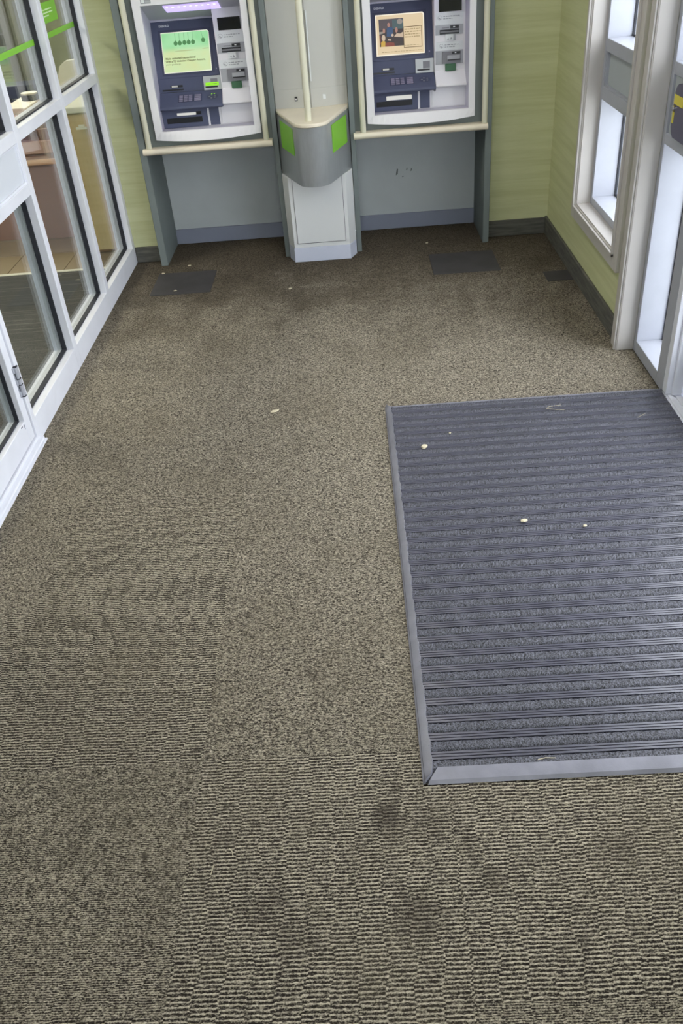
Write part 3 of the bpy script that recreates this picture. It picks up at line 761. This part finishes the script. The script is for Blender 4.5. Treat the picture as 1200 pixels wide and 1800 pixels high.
def make_atm(dx, left):
    lab = 'white framed cash machine with slate blue front and green lit screen' if left else 'white framed cash machine with slate blue front and screen showing a photograph'
    A = empty('cash_machine', (-.727 + dx, 4.85, .655), lab, 'cash machine', 'cash machines')
    xa, xb = -1.0 + dx, -.449 + dx; ia, ib = -.962 + dx, -.481 + dx; xc, hw = (xa + xb) / 2, (xb - xa) / 2
    # bezel: stiles, head and bowed bottom rail
    b = B()
    b.box(xa, ia, 4.742, 4.7615, .697, 1.55); b.box(ib, xb, 4.742, 4.7615, .697, 1.55); b.box(ia, ib, 4.742, 4.7615, 1.264, 1.55)
    N = 20
    for i in range(N):
        q = []
        for z_top in (False, True):
            pass
        x0, x1 = xa + (xb - xa) * i / N, xa + (xb - xa) * (i + 1) / N
        def bow(x): return 1 - ((x - xc) / hw) ** 2
        q = [(x0, 4.742 - .026 * bow(x0), .660 - .012 * bow(x0)), (x1, 4.742 - .026 * bow(x1), .660 - .012 * bow(x1)), (x1, 4.7615, .660 - .012 * bow(x1)), (x0, 4.7615, .660 - .012 * bow(x0)),
             (x0, 4.742, .697), (x1, 4.742, .697), (x1, 4.7615, .697), (x0, 4.7615, .697)]
        b.hexa(q)
    bmesh.ops.remove_doubles(b.bm, verts=b.bm.verts, dist=.0004)
    b.build('bezel', 'bezel', A)
    # recess: sides, floor, hood
    ja, jb = -.980 + dx, -.488 + dx
    b = B()
    b.hexa([(ia, 4.742, .69), (ja, 5.05, .69), (ja - .01, 5.05, .69), (ia - .01, 4.7615, .69), (ia, 4.742, 1.30), (ja, 5.05, 1.30), (ja - .01, 5.05, 1.30), (ia - .01, 4.7615, 1.30)])
    b.hexa([(ib, 4.742, .69), (ib + .01, 4.7615, .69), (jb + .01, 5.05, .69), (jb, 5.05, .69), (ib, 4.742, 1.30), (ib + .01, 4.7615, 1.30), (jb + .01, 5.05, 1.30), (jb, 5.05, 1.30)])
    b.box(ja, ib, 4.745, 5.05, .682, .692)
    b.build('recess', 'bezel_in', A)
    hd = B().prism_x([(4.745, 1.264), (5.06, 1.161), (5.06, 1.30), (4.745, 1.30)], ja, ib + .004).build('hood', 'hood', A)
    HP = Plane(4.745, 1.264, 5.06, 1.161, dx)
    if HP.n.z > 0: HP.n = -HP.n
    b = B(); HP.box(b, -.858, -.588, 1.223, 1.256, -.001, .006); b.build('lamp', 'lamp', hd, bev=.002)
    b = B()
    for i in range(9): HP.box(b, -.845 + i * .029, -.835 + i * .029, 1.249, 1.252, .006, .0066)
    b.build('lamp_diodes', 'led', hd)
    b = B(); HP.box(b, ja - dx + .004, -.655, 1.170, 1.178, -.001, .008); b.build('hood_lip', 'bezel_in', hd)
    # screen surround and screen
    SP = Plane(4.92, .918, 5.01, 1.171, dx)
    b = B(); SP.box(b, -.977, -.640, .919, 1.172, -.05, 0); b.build('screen_surround', 'navy', A, bev=.001)
    b = B(); SP.box(b, -.944, -.670, .930, 1.131, -.001, .0006); b.build('screen_gasket', 'navy_dark', A)
    b = B()
    pts = [(-.933, .9405), (-.684, .9405), (-.682, 1.112), (-.690, 1.120), (-.931, 1.120)]
    b.poly([SP.p(x, z, .0012) for x, z in pts]); scr = b.build('screen', 'screen_edge' if left else 'screen_tanedge', A)
    b = B(); SP.text(b, 'DIEBOLD', -.936, 1.145, .053, .0008, bold=.0004); b.build('maker_lettering', 'logo', A)
    b = B(); SP.box(b, -.664, -.658, .944, .950, 0, .0006); b.build('status_light', 'key', A)
    if left:
        b = B(); b.poly([SP.p(x, z, .0016) for x, z in ((-.9295, .9445), (-.688, .9445), (-.686, 1.111), (-.692, 1.1165), (-.9275, 1.1165))]); b.build('picture', 'screen_green', scr)
        b = B()
        for x, zt, zb, xt in ((-.858, 1.114, 1.074, -.858), (-.836, 1.114, 1.074, -.836), (-.812, 1.115, 1.075, -.812), (-.790, 1.115, 1.075, -.790), (-.767, 1.116, 1.075, -.767), (-.714, 1.1155, 1.080, -.722)):
            b.poly([SP.p(xt - .0011, zt, .0020), SP.p(x - .0011, zb, .0020), SP.p(x + .0011, zb, .0020), SP.p(xt + .0011, zt, .0020)], 'screen_wire')
            SP.disc(b, x, zb - .004, .0105, .0100, .0024, 'screen_ball'); SP.disc(b, x, zb + .005, .003, .004, .0026, 'screen_ball', 8)
        for x, z, r in ((-.815, 1.036, .054), (-.706, 1.0395, .018)):
            SP.disc(b, x, z, r, .0018, .0020, 'screen_shadow')
        b.build('pendulum_picture', None, scr)
        b = B()
        SP.text(b, 'Make unlimited transactions?', -.918, 1.0015, .156, .0022, bold=.0003)
        SP.text(b, 'With a TD Unlimited Chequing Account,', -.919, .9885, .206, .0022, bold=.0003)
        b.build('headline', 'screen_ink', scr)
        b = B(); SP.text(b, "you're good to go.", -.919, .9765, .078, .0022); b.build('subline', 'screen_ink', scr)
    else:
        k = lambda x: x - 1.10 - .012
        b = B(); b.poly([SP.p(x, z, .0016) for x, z in ((-.9265, .9465), (-.690, .9465), (-.688, 1.109), (-.694, 1.1145), (-.9245, 1.1145))]); b.build('picture', 'screen_tan', scr)
        b = B(); px0, pw, pz0, ph_ = -.914, .125, .981, .119
        def R4(u0, u1, v0, v1, t, m): b.poly([SP.p(px0 + pw * u, pz0 + ph_ * v, t) for u, v in ((u0, v0), (u1, v0), (u1, v1), (u0, v1))], m)
        def P4(uv, t, m): b.poly([SP.p(px0 + pw * u, pz0 + ph_ * v, t) for u, v in uv], m)
        def D4(u, v, ru, rv, t, m): SP.disc(b, px0 + pw * u, pz0 + ph_ * v, pw * ru, ph_ * rv, t, m, 12)
        R4(0, 1, 0, 1, .0018, 'ph_dark'); R4(0, 1, .62, 1, .0019, 'ph_mid'); R4(.55, 1, .62, .96, .0020, 'ph_teal')
        D4(.86, .88, .12, .10, .0021, 'ph_grey'); P4(((0, .45), (.2, .5), (.2, .56), (0, .55)), .0021, 'ph_grey')
        P4(((.30, .36), (.56, .34), (.58, .66), (.44, .72), (.32, .66)), .0022, 'ph_blue'); D4(.40, .78, .055, .085, .0024, 'ph_skin'); D4(.20, .58, .05, .09, .0023, 'ph_skin'); D4(.71, .58, .055, .10, .0024, 'ph_skin')
        P4(((.60, .34), (.98, .30), (.98, .50), (.86, .44), (.72, .46)), .0023, 'ph_pale'); D4(.54, .40, .05, .05, .0025, 'ph_pale')
        P4(((.05, .0), (.22, .0), (.24, .18), (.15, .24), (.06, .16)), .0024, 'ph_yellow'); D4(.17, .32, .075, .12, .0024, 'ph_pale'); P4(((.22, .0), (.62, .0), (.60, .12), (.4, .16), (.24, .13)), .0023, 'ph_red')
        P4(((.34, .22), (.48, .20), (.48, .25), (.34, .27)), .0025, 'ph_pale'); P4(((.0, .10), (.05, .10), (.05, .42), (.0, .42)), .0023, 'ph_red')
        b.build('photograph', None, scr)
        b = B(); fx0, fx1, fz0, fz1, lw_ = -.7905, -.696, .9695, 1.0615, .0026
        for q in ((fx0, fx1, fz0, fz0 + lw_), (fx0, fx1, fz1 - lw_, fz1), (fx0, fx0 + lw_, fz0, fz1), (fx1 - lw_, fx1, fz0, fz1)): SP.box(b, *q, .0022, .0026, 'screen_brown')
        for i, z in enumerate((1.0475, 1.0365, 1.0255, 1.0145)): SP.greek(b, -.784, z, (.080, .082, .078, .076)[i], .0042, .0022, 'screen_line', 20 + i)
        SP.greek(b, -.784, .979, .080, .0022, .0022, 'screen_line', 31); SP.greek(b, -.905, .955, .208, .0024, .0022, 'screen_line', 33)
        b.build('caption', None, scr)
    # slot panel, card reader
    S2 = Plane(4.920, .9185, 4.905, .855, dx)
    b = B(); b.prism_x([(4.921, .9185), (4.905, .855), (5.0, .855), (5.0, .9185)], -.977 + dx, -.640 + dx); b.build('slot_panel', 'navy', A, bev=.0008)
    b = B(); S2.box(b, -.955, -.843, .8615, .8690, 0, .0012); b.build('slot', 'black', A)
    b = B(); S2.box(b, -.910, -.846, .8755, .8860, 0, .0025); ind = b.build('slot_indicator', 'black', A)
    b = B(); S2.box(b, -.904, -.872, .8770, .8845, .0025, .0032); b.build('indicator_window', 'white_dim', ind)
    b = B(); S2.box(b, -.736, -.641, .852, .9165, 0, .007); cr = b.build('card_reader', 'silver_mod', A, bev=.0015)
    b = B(); S2.box(b, -.697, -.661, .872, .9035, .007, .0085); b.build('reader_window', 'modgrey', cr)
    b = B(); S2.box(b, -.727, -.662, .8625, .8695, .007, .0088); b.build('reader_slot', 'black', cr)
    if left:
        b = B(); S2.box(b, -.725, -.655, .8715, .8865, .0085, .0105); b.build('lit_ring', 'glow', cr, bev=.004, seg=3)
        b = B(); S2.box(b, -.711, -.665, .8778, .8802, .0105, .0112); b.build('lit_slot', 'lobbywall', cr)
    # keypad shelf
    S3 = Plane(4.905, .855, 4.812, .800, dx)
    if S3.n.z < 0: S3.n = -S3.n
    b = B(); b.prism_x([(4.905, .855), (4.812, .800), (4.806, .790), (4.812, .783), (4.905, .783)], -.979 + dx, -.6395 + dx); b.build('keypad_shelf', 'navy', A, bev=.001)
    kp = B()
    S3.box(kp, -.872, -.748, .8155, .8425, 0, .0012); kp = kp.build('keypad', 'navy_dark', A)
    b = B()
    for r_ in range(4):
        z = .8375 - r_ * .0062
        for c_ in range(4):
            x0 = -.866 + c_ * .0245 if c_ < 3 else -.786
            S3.box(b, x0, x0 + (.019 if c_ < 3 else .033), z - .0024, z + .0012, .0012, .0040)
    b.build('keys', 'key', kp)
    b = B()
    S3.disc(b, -.692, .828, .030, .0105, .0008, 'navy_dark')
    for ang in range(5): S3.disc(b, -.692 + .016 * math.cos(ang * 1.256 + .6), .828 + .0055 * math.sin(ang * 1.256 + .6), .0055, .0022, .0012, 'modgrey', 10)
    if left:
        S3.disc(b, -.696, .8375, .0042, .0014, .0016, 'glow', 10); S3.disc(b, -.682, .8378, .0042, .0014, .0016, 'glow', 10)
    b.build('audio_jack_symbol', None, A)
    # lower front: white frame, cash dispenser, small panel, door
    b = B(); b.box(ja + .001, ib + .002, 4.853, 4.90, .690, .790); b.build('lower_frame', 'bezel', A)
    L_ = Plane(4.853, .69, 4.853, .79, dx)
    b = B(); L_.box(b, -.976, -.7305, .692, .7785, 0, .004); cdp = b.build('cash_dispenser', 'navy', A, bev=.001)
    b = B(); L_.box(b, -.9475, -.7595, .7145, .7405, .004, .0046); b.build('mouth', 'black', cdp)
    b = B()
    if left: L_.box(b, -.890, -.789, .7505, .7630, .004, .007)
    else: L_.box(b, -.895, -.762, .7445, .7645, .004, .010)
    b.build('shutter_light', 'white_glow', cdp, bev=.003, seg=2)
    b = B(); L_.box(b, -.790, -.762, .7505, .7660, .004, .0055); b.build('dark_tab', 'black', cdp)
    b = B(); L_.box(b, -.7195, -.6685, .6945, .7800, 0, .003); b.build('blank_panel', 'navy', A, bev=.001)
    b = B(); L_.box(b, -.6575, -.4905, .6955, .7850, 0, .003); dr_ = b.build('service_door', 'bezel', A, bev=.001)
    if not left:
        b = B(); L_.disc(b, -.643, .775, .006, .006, .0034); b.build('lock', 'modgrey', dr_)
    # right-hand column
    C_ = Plane(4.88, .85, 4.88, 1.21, dx)
    b = B(); b.box(-.640 + dx, ib + .004, 4.881, 5.05, .85, 1.222); col = b.build('module_column', 'bezel', A, bev=.001)
    b = B(); C_.box(b, -.6165, -.503, 1.122, 1.1775, -.001, .0012); b.build('privacy_window', 'black_gloss', col)
    for k_, (z0, z1) in enumerate(((1.0655, 1.1190), (.9515, .9895))):
        b = B(); C_.box(b, -.6315, -.495, z0, z1, -.001, .0010, 'label')
        xo = -.612 if k_ == 0 else -.605; zc = (z0 + z1) / 2 + (.004 if k_ == 0 else 0)
        for i in range(10):
            a0, a1 = i * .628, i * .628 + .42
            b.poly([C_.p(xo + r_ * math.cos(a), zc + r_ * .9 * math.sin(a), .0013) for r_, a in ((.0095, a0), (.0115, a0), (.0115, a1), (.0095, a1))], 'ink')
        C_.box(b, xo - .006, xo + .001, zc - .004, zc + .001, .0010, .0013, 'ink'); C_.box(b, xo - .001, xo + .006, zc - .007, zc - .004, .0010, .0013, 'ink')
        C_.greek(b, xo + .017, zc + .003, .082 if k_ == 0 else .074, .0036, .0010, 'ink', 40 + k_); C_.greek(b, xo + .017, zc - .0065, .046 if k_ == 0 else .052, .0036, .0010, 'ink', 50 + k_)
        b.build('instruction_label', None, col)
    for z0, z1 in ((1.0205, 1.0640), (.8880, .9495)):
        b = B(); C_.box(b, -.6345, -.494, z0, z1, -.001, .0014); b.build('grey_band', 'bandgrey', col)
    b = B(); C_.box(b, -.613, -.516, 1.024, 1.0440, .0014, .005, 'black'); C_.box(b, -.611, -.519, 1.0305, 1.0375, .005, .0085, 'modgrey'); C_.box(b, -.560, -.517, 1.0475, 1.0605, .0014, .004, 'black'); C_.box(b, -.546, -.536, 1.051, 1.0565, .004, .0046, 'label'); C_.box(b, -.602, -.566, 1.050, 1.0535, .0014, .002, 'modgrey')
    b.build('receipt_slot', None, col)
    b = B(); C_.box(b, -.585, -.532, .9945, 1.0225, .001, .0055, 'label')
    b.poly([C_.p(x, z, .0057) for x, z in ((-.578, .999), (-.566, .999), (-.569, 1.006))], 'ink'); b.poly([C_.p(x, z, .0057) for x, z in ((-.561, .999), (-.550, .999), (-.556, 1.011))], 'ink')
    C_.box(b, -.5445, -.532, .9945, 1.0225, .0055, .0058, 'bandgrey')
    b.build('receipt_tongue', None, col)
    b = B(); C_.box(b, -.600, -.507, .8915, .9445, .0014, .010, 'modgrey'); C_.box(b, -.552, -.510, .934, .9445, .010, .0115, 'black'); C_.box(b, -.538, -.530, .937, .941, .0115, .012, 'label'); C_.box(b, -.576, -.512, .911, .929, .010, .018, 'bandgrey'); C_.box(b, -.573, -.509, .905, .911, .010, .014, 'black')
    b.build('deposit_module', None, col)
    b = B(); C_.box(b, -.5855, -.532, .8575, .8895, .002, .012); b.build('green_tongue', 'green_tag', col, bev=.002)
    b = B(); b.prism_x([(4.882, .862), (4.872, .852), (4.822, .806), (4.818, .796), (4.826, .789), (4.882, .786)], -.6385 + dx, ib + .003); b.build('column_shelf', 'bezel', A, bev=.0015)
    # label on the head
    b = B(); b.box(-.955 + dx, -.905 + dx, 4.7412, 4.7419, 1.272, 1.300, 'ink'); b.box(-.951 + dx, -.936 + dx, 4.7406, 4.7412, 1.276, 1.296, 'label'); b.box(-.932 + dx, -.909 + dx, 4.7406, 4.7412, 1.276, 1.284, 'bandgrey'); b.build('head_label', None, A)
    return A
make_atm(0.0, True)
make_atm(1.105, False)

# ------------------------------------------------------------------ entrance mat
MX0, MX1, MY0, MY1 = .076, 1.128, 1.174, 2.905
mt = empty('entrance_mat', ((MX0 + MX1) / 2, (MY0 + MY1) / 2, 0), 'grey ribbed entrance mat with rubber edging by the door', 'mat')
bx('backing', 'gasket', mt, MX0 + .004, MX1, MY0 + .004, MY1 - .004, .0012, .0062)
PITCH, NS = .0535, 32
STRIP = []
def strip_mesh(seed, w=.0290, L=MX1 - MX0 - .026):
    rg = np.random.default_rng(seed); nx, ny = 420, 9
    gx = np.linspace(0, L, nx + 1); gy = np.linspace(0, w, ny + 1); X, Y = np.meshgrid(gx, gy)
    t = Y / w; Z = .0085 * np.clip(np.sin(np.pi * np.clip(t, 0, 1)), 0, 1) ** .35 + rg.normal(0, .0009, X.shape) * np.clip(np.sin(np.pi * t) * 3, 0, 1)
    Y = Y + rg.normal(0, .0005, X.shape); X = X + rg.normal(0, .0005, X.shape)
    V = np.stack([X, Y, Z], -1).reshape(-1, 3).astype(np.float32); i = np.arange((nx + 1) * (ny + 1)).reshape(ny + 1, nx + 1)
    Fq = np.stack([i[:-1, :-1], i[:-1, 1:], i[1:, 1:], i[1:, :-1]], -1).reshape(-1, 4)
    me = bpy.data.meshes.new('pile_strip'); me.from_pydata(V.tolist(), [], Fq.tolist()); me.materials.append(M['matpile'])
    for p_ in me.polygons: p_.use_smooth = True
    return me
for s_ in range(5): STRIP.append(strip_mesh(s_))
RIBM = {}
def rib_mesh(w, h):
    if w not in RIBM:
        b = B(); L = MX1 - MX0 - .026; b.hexa([(0, 0, 0), (L, 0, 0), (L, w, 0), (0, w, 0), (0, w * .05, h), (L, w * .05, h), (L, w * .95, h), (0, w * .95, h)])
        bmesh.ops.recalc_face_normals(b.bm, faces=b.bm.faces); me = bpy.data.meshes.new('rubber_rib'); b.bm.to_mesh(me); b.bm.free(); me.materials.append(M['rubber']); RIBM[w] = me
    return RIBM[w]
OM = ORG[mt.name]
for i in range(NS):
    y0 = 1.2145 + i * PITCH - .0105
    if i == 0: y0 += 0
    if y0 + .0290 < MY1 - .012:
        o = bpy.data.objects.new('pile_strip', STRIP[i % 5]); COL.objects.link(o); o.parent = mt; o.location = Vector((MX0 + .022, y0, .0055)) - OM
    for k_ in range(3):
        yr = y0 + .0298 + k_ * .0080
        if yr + .0062 < MY1 - .012:
            o = bpy.data.objects.new('rubber_rib', rib_mesh(.0062, .0045)); COL.objects.link(o); o.parent = mt; o.location = Vector((MX0 + .022, yr, .0058)) - OM
# edgings
b = B(); n = 240; vo, vi, vt, vb = [], [], [], []
for i in range(n + 1):
    y = MY0 + (MY1 - MY0) * i / n
    wv = .0035 * (abs(math.sin((y - 1.2) / PITCH * math.pi)) - .5) + .0010 * math.sin(y * 41)
    wi = .026 + wv
    if y < MY0 + .030: wi = min(wi, .004 + (y - MY0) * .85)
    if y > MY1 - .022: wi = min(wi, .006 + (MY1 - y) * 1.1)
    vo.append(b.bm.verts.new((MX0, y, .0012))); vt.append(b.bm.verts.new((MX0 + min(.006, wi * .5), y, .0075))); vi.append(b.bm.verts.new((MX0 + wi * .9, y, .0158))); vb.append(b.bm.verts.new((MX0 + wi, y, .006)))
for i in range(n):
    for a_, c_ in ((vo, vt), (vt, vi), (vi, vb)): b.bm.faces.new((a_[i], c_[i], c_[i + 1], a_[i + 1]))
    b.bm.faces.new((vb[i], vo[i], vo[i + 1], vb[i + 1]))
b.bm.faces.new((vo[0], vt[0], vi[0], vb[0])); b.bm.faces.new((vb[n], vi[n], vt[n], vo[n]))
b.build('edging', 'rubber_edge', mt, smooth=True)
def edging_x(y_out, y_in, xs, xi):
    s = 1 if y_in > y_out else -1
    b = B(); prof = [(y_out, .0012), (y_out + s * .006, .0095), (y_out + (y_in - y_out) * .5, .0135), (y_in - s * .003, .0150), (y_in, .006)]
    a = []
    for k_, (y, z) in enumerate(prof):
        t = (y - y_out) / (y_in - y_out); a.append((xs + (xi - xs) * t, y, z))
    A_ = [b.bm.verts.new(p) for p in a]; C2 = [b.bm.verts.new((MX1, y, z)) for _, y, z in a]
    m_ = len(a)
    for i in range(m_): b.bm.faces.new((A_[i], A_[(i + 1) % m_], C2[(i + 1) % m_], C2[i]))
    b.bm.faces.new(A_[::-1]); b.bm.faces.new(C2)
    b.build('edging', 'rubber_edge', mt, smooth=True)
edging_x(MY0, MY0 + .039, MX0 + .011, MX0 + .038)
edging_x(MY1, MY1 - .026, MX0 + .010, MX0 + .030)

# ------------------------------------------------------------------ litter
def chip(name, x, y, z, r, seed, lab, flat=.35, elong=1.0, rot=0.0):
    b = B(); bmesh.ops.create_icosphere(b.bm, subdivisions=2, radius=1.0)
    rr = random.Random(seed)
    for v in b.bm.verts:
        k_ = 1 + rr.uniform(-.22, .22); v.co = Vector((v.co.x * k_ * elong, v.co.y * k_, v.co.z * k_ * flat))
        if v.co.x > .3: v.co.y *= .75
    bmesh.ops.rotate(b.bm, verts=b.bm.verts, cent=(0, 0, 0), matrix=Matrix.Rotation(rot, 3, 'Z'))
    mz = min(v.co.z for v in b.bm.verts)
    for v in b.bm.verts: v.co = Vector((x + v.co.x * r, y + v.co.y * r, z + (v.co.z - mz) * r))
    b.build(name, 'crumb', thing=(lab, 'litter', 'bits of litter'))
def thread(x, y, z, pts, r, lab):
    b = B()
    for (a, c) in zip(pts[:-1], pts[1:]):
        b.cyl((x + a[0], y + a[1], z + r), (x + c[0], y + c[1], z + r), r, 6)
    b.build('thread', 'crumb', thing=(lab, 'litter', 'bits of litter'))
chip('food_crumb', .199, 2.572, .0135, .0105, 1, 'largest cream crumb near the far left corner of the mat', .55, 1.15, .5)
chip('food_crumb', .466, 2.104, .0135, .0085, 2, 'small cream crumb in the middle of the mat', .4, 1.4, .2)
chip('food_crumb', -.354, 2.934, .0005, .010, 3, 'cream crescent crumb on the carpet left of the mat', .3, 1.7, .5)
chip('food_crumb', -.937, 4.698, .0005, .007, 4, 'tiny crumb at the foot of the left cabinet panel', .5, 1.3, 0)
chip('food_crumb', -1.069, 4.598, .0005, .007, 5, 'tiny crumb at the far corner of the left floor patch', .5, 1.3, 0)
chip('food_crumb', -.959, 4.315, .0030, .007, 6, 'tiny crumb lying on the left floor patch', .4, 1.5, 0)
chip('food_crumb', -.348, 4.237, .0005, .007, 7, 'tiny crumb on the carpet in front of the pillar', .4, 1.5, .3)
chip('food_crumb', .406, 4.788, .0005, .006, 8, 'tiny crumb under the right machine ledge', .5, 1.2, 0)
chip('food_crumb', .642, 2.06, .0135, .0050, 9, 'tiny pale crumb near the right middle of the mat', .6, 1.2, 0)
chip('food_crumb', .30, 2.66, .0135, .0040, 10, 'tiny pale speck at the far left of the mat behind the big crumb', .6, 1.2, 0)
thread(.687, 2.801, .0135, [(.045, .012), (.0, .006), (-.012, -.006), (.02, -.02), (.05, -.026)], .0008, 'pale forked thread at the far edge of the mat')
thread(.35, 1.216, .0140, [(-.014, 0), (.004, .004), (.026, .002)], .0010, 'short pale thread beside the near mat edging')
thread(-.334, 1.03, .0010, [(-.010, .012), (-.002, .003), (.0, -.008)], .0006, 'short pale thread on the carpet at the lower left')
thread(-.372, .995, .0010, [(0, .012), (-.004, -.012)], .0005, 'faint pale thread beside the other one on the carpet')
thread(1.0, 2.70, .0135, [(-.02, -.015), (.0, .0), (.018, .012)], .0007, 'short pale thread near the right end of the mat')

# ------------------------------------------------------------------ ceiling lamps
def ceil_lamp(x, y, m, sx, sy, lab, z=ZC):
    c = empty('ceiling_lamp', (x, y, z - .03), lab, 'ceiling lamp', 'ceiling lamps')
    b = B()
    for q in ((x - sx, x + sx, y - sy, y - sy + .02), (x - sx, x + sx, y + sy - .02, y + sy), (x - sx, x - sx + .02, y - sy + .02, y + sy - .02), (x + sx - .02, x + sx, y - sy + .02, y + sy - .02)):
        b.box(*q, z - .03, z - .0005)
    b.build('frame', 'alu', c)
    bx('diffuser', m, c, x - sx + .02, x + sx - .02, y - sy + .02, y + sy - .02, z - .02, z - .0005)
ceil_lamp(-.1, 1.7, 'lampface', .3, .3, 'square white ceiling lamp over the mat in the entrance lobby')
ceil_lamp(-.1, 3.6, 'lampface', .3, .3, 'square white ceiling lamp in front of the cash machines')

# ------------------------------------------------------------------ banking hall behind the glass
HX = -5.2
bx('floor_hall', 'lobbycarpet', None, HX, -1.346, YF, 4.755, -.12, 0, struct=('charcoal striped carpet beyond the glass partition', 'floor'))
hf = bx('floor_hall_tiled', 'grout', None, HX, -1.346, 4.785, 9.2, -.12, -.004, struct=('beige tiled floor beyond the glass partition', 'floor'))
bx('trim_3', 'trimwhite', None, HX, -1.346, 4.755, 4.785, -.1, .003, struct=('pale strip between hall carpet and tiles', 'trim'))
T2 = .33
for iy in range(9):
    for ix in range(7):
        x1 = -1.352 - ix * T2; y0 = 4.79 + iy * T2
        o = bx('floor_tile', 'tile', hf, x1 - T2 + .004, x1, y0, y0 + T2 - .004, -.004, .0)
bx('ceiling_hall', 'ceiling', None, HX, -1.346, YF, 9.2, ZC, ZC + .1, struct=('white ceiling of the hall beyond the glass', 'ceiling'))
bx('wall_hall_back', 'lobbywall', None, HX, -1.346, 9.2, 9.3, 0, ZC, struct=('grey green far wall of the hall beyond the glass', 'wall'))
bx('wall_hall_left', 'lobbywall', None, HX - .1, HX, YF, 9.3, 0, ZC, struct=('grey green left wall of the hall beyond the glass', 'wall'))
bx('wall_hall_front', 'lobbywall', None, HX, -1.346, YF - .1, YF, 0, ZC, struct=('grey green near wall of the hall beyond the glass', 'wall'))
bx('wall_hall_right', 'paperwall', None, -1.344, -1.276, 4.832, 9.2, 0, ZC, struct=('lime papered wall of the hall behind the cash machines', 'wall'))
ceil_lamp(-3.0, 3.4, 'lampface2', .3, .6, 'oblong ceiling lamp over the hall carpet')
ceil_lamp(-2.4, 6.4, 'lampface2', .3, .6, 'oblong ceiling lamp over the hall desks')

# rose brown desk
dk = empty('reception_desk', (-2.0, 5.7, 0), 'rose brown reception desk on the tiles behind the partition', 'desk')
bx('front_panel', 'pink', dk, -1.945, -1.705, 5.40, 5.42, .003, .445)
bx('edge_band', 'tan', dk, -1.945, -1.705, 5.385, 5.42, .445, .475, bev=.003)
bx('drawer_front', 'pinklight', dk, -1.945, -1.705, 5.395, 5.42, .508, .578, bev=.003)
bx('upper_front', 'pink', dk, -1.945, -1.705, 5.41, 5.43, .475, .64)
bx('carcass', 'pink', dk, -2.30, -1.86, 5.43, 6.25, .003, .64)
bx('side_panel', 'sage', dk, -2.01, -1.945, 5.42, 5.43, .003, .64)
bx('worktop', 'pink', dk, -2.32, -1.85, 5.36, 6.30, .64, .662, bev=.003)
cb = empty('card_box', (-2.09, 6.0, .662), 'cream flat box on the desk behind the glass', 'box')
B().hexa([(-2.16, 5.82, .662), (-2.0, 5.80, .662), (-2.0, 6.2, .662), (-2.16, 6.22, .662), (-2.16, 5.82, .70), (-2.0, 5.80, .70), (-2.0, 6.2, .70), (-2.16, 6.22, .70)]).build('lid', 'paper', cb, bev=.003)
td = empty('tape_dispenser', (-2.03, 6.1, .70), 'black round holder with white top on the cream box', 'holder')
B().cyl((-2.05, 6.08, .7005), (-2.05, 6.08, .735), .055, 24).build('body', 'black', td, smooth=True)
B().cyl((-2.05, 6.08, .735), (-2.05, 6.08, .745), .052, 24).build('top', 'paper', td, smooth=True)
# oak cabinet
oc = empty('oak_cabinet', (-1.50, 5.3, 0), 'oak cabinet with white top and white handle behind the partition', 'cabinet')
bx('body', 'wood', oc, -1.64, -1.350, 5.055, 5.5, .003, .772)
od = bx('door', 'wood', oc, -1.635, -1.353, 5.040, 5.055, .02, .765, bev=.002)
b = B(); b.box(-1.485, -1.425, 5.012, 5.022, .692, .704); b.box(-1.468, -1.436, 5.010, 5.024, .700, .716); b.cyl((-1.45, 5.02, .70), (-1.45, 5.040, .70), .006, 10); b.build('handle', 'chair', od, bev=.002)
bx('top', 'chair', oc, -1.65, -1.347, 5.025, 5.51, .772, .803, bev=.004)
# white chair
ch = empty('office_chair', (-1.66, 6.05, 0), 'white moulded chair standing behind the oak cabinet', 'chair')
pts = [(-1.79, .52), (-1.815, .62), (-1.822, .74), (-1.812, .83), (-1.785, .89), (-1.74, .918), (-1.66, .925), (-1.58, .918), (-1.535, .89), (-1.508, .83), (-1.498, .74), (-1.505, .62), (-1.53, .52)]
B().prism_y(pts, 5.985, 6.02).build('backrest', 'chair', ch, bev=.006, seg=2, smooth=True)
B().prism_z([(-1.83, 6.02), (-1.49, 6.02), (-1.48, 6.40), (-1.52, 6.46), (-1.80, 6.46), (-1.84, 6.40)], .45, .49).build('seat', 'chair', ch, bev=.008, seg=2)
b = B(); b.box(-1.79, -1.77, 5.99, 6.06, .455, .60); b.box(-1.55, -1.53, 5.99, 6.06, .455, .60); b.build('back_support', 'chrome', ch)
for lx, ly in ((-1.80, 6.06), (-1.52, 6.06), (-1.80, 6.42), (-1.52, 6.42)):
    B().cyl((lx, ly, .002), (lx, ly, .452), .012, 12).build('leg', 'chrome', ch, smooth=True)
# dark seat / bench behind the desk
bn = empty('waiting_bench', (-2.75, 6.9, 0), 'dark navy upholstered bench standing behind the desk', 'bench')
bx('seat', 'navy_fabric', bn, -3.6, -2.05, 6.75, 7.4, .10, .44, bev=.03, seg=2); bx('backrest', 'navy_fabric', bn, -3.6, -2.05, 6.55, 6.75, .10, .73, bev=.03, seg=2)
for lx in (-3.5, -2.15):
    for ly in (6.65, 7.3): B().cyl((lx, ly, .001), (lx, ly, .11), .02, 10).build('foot', 'chrome', bn)
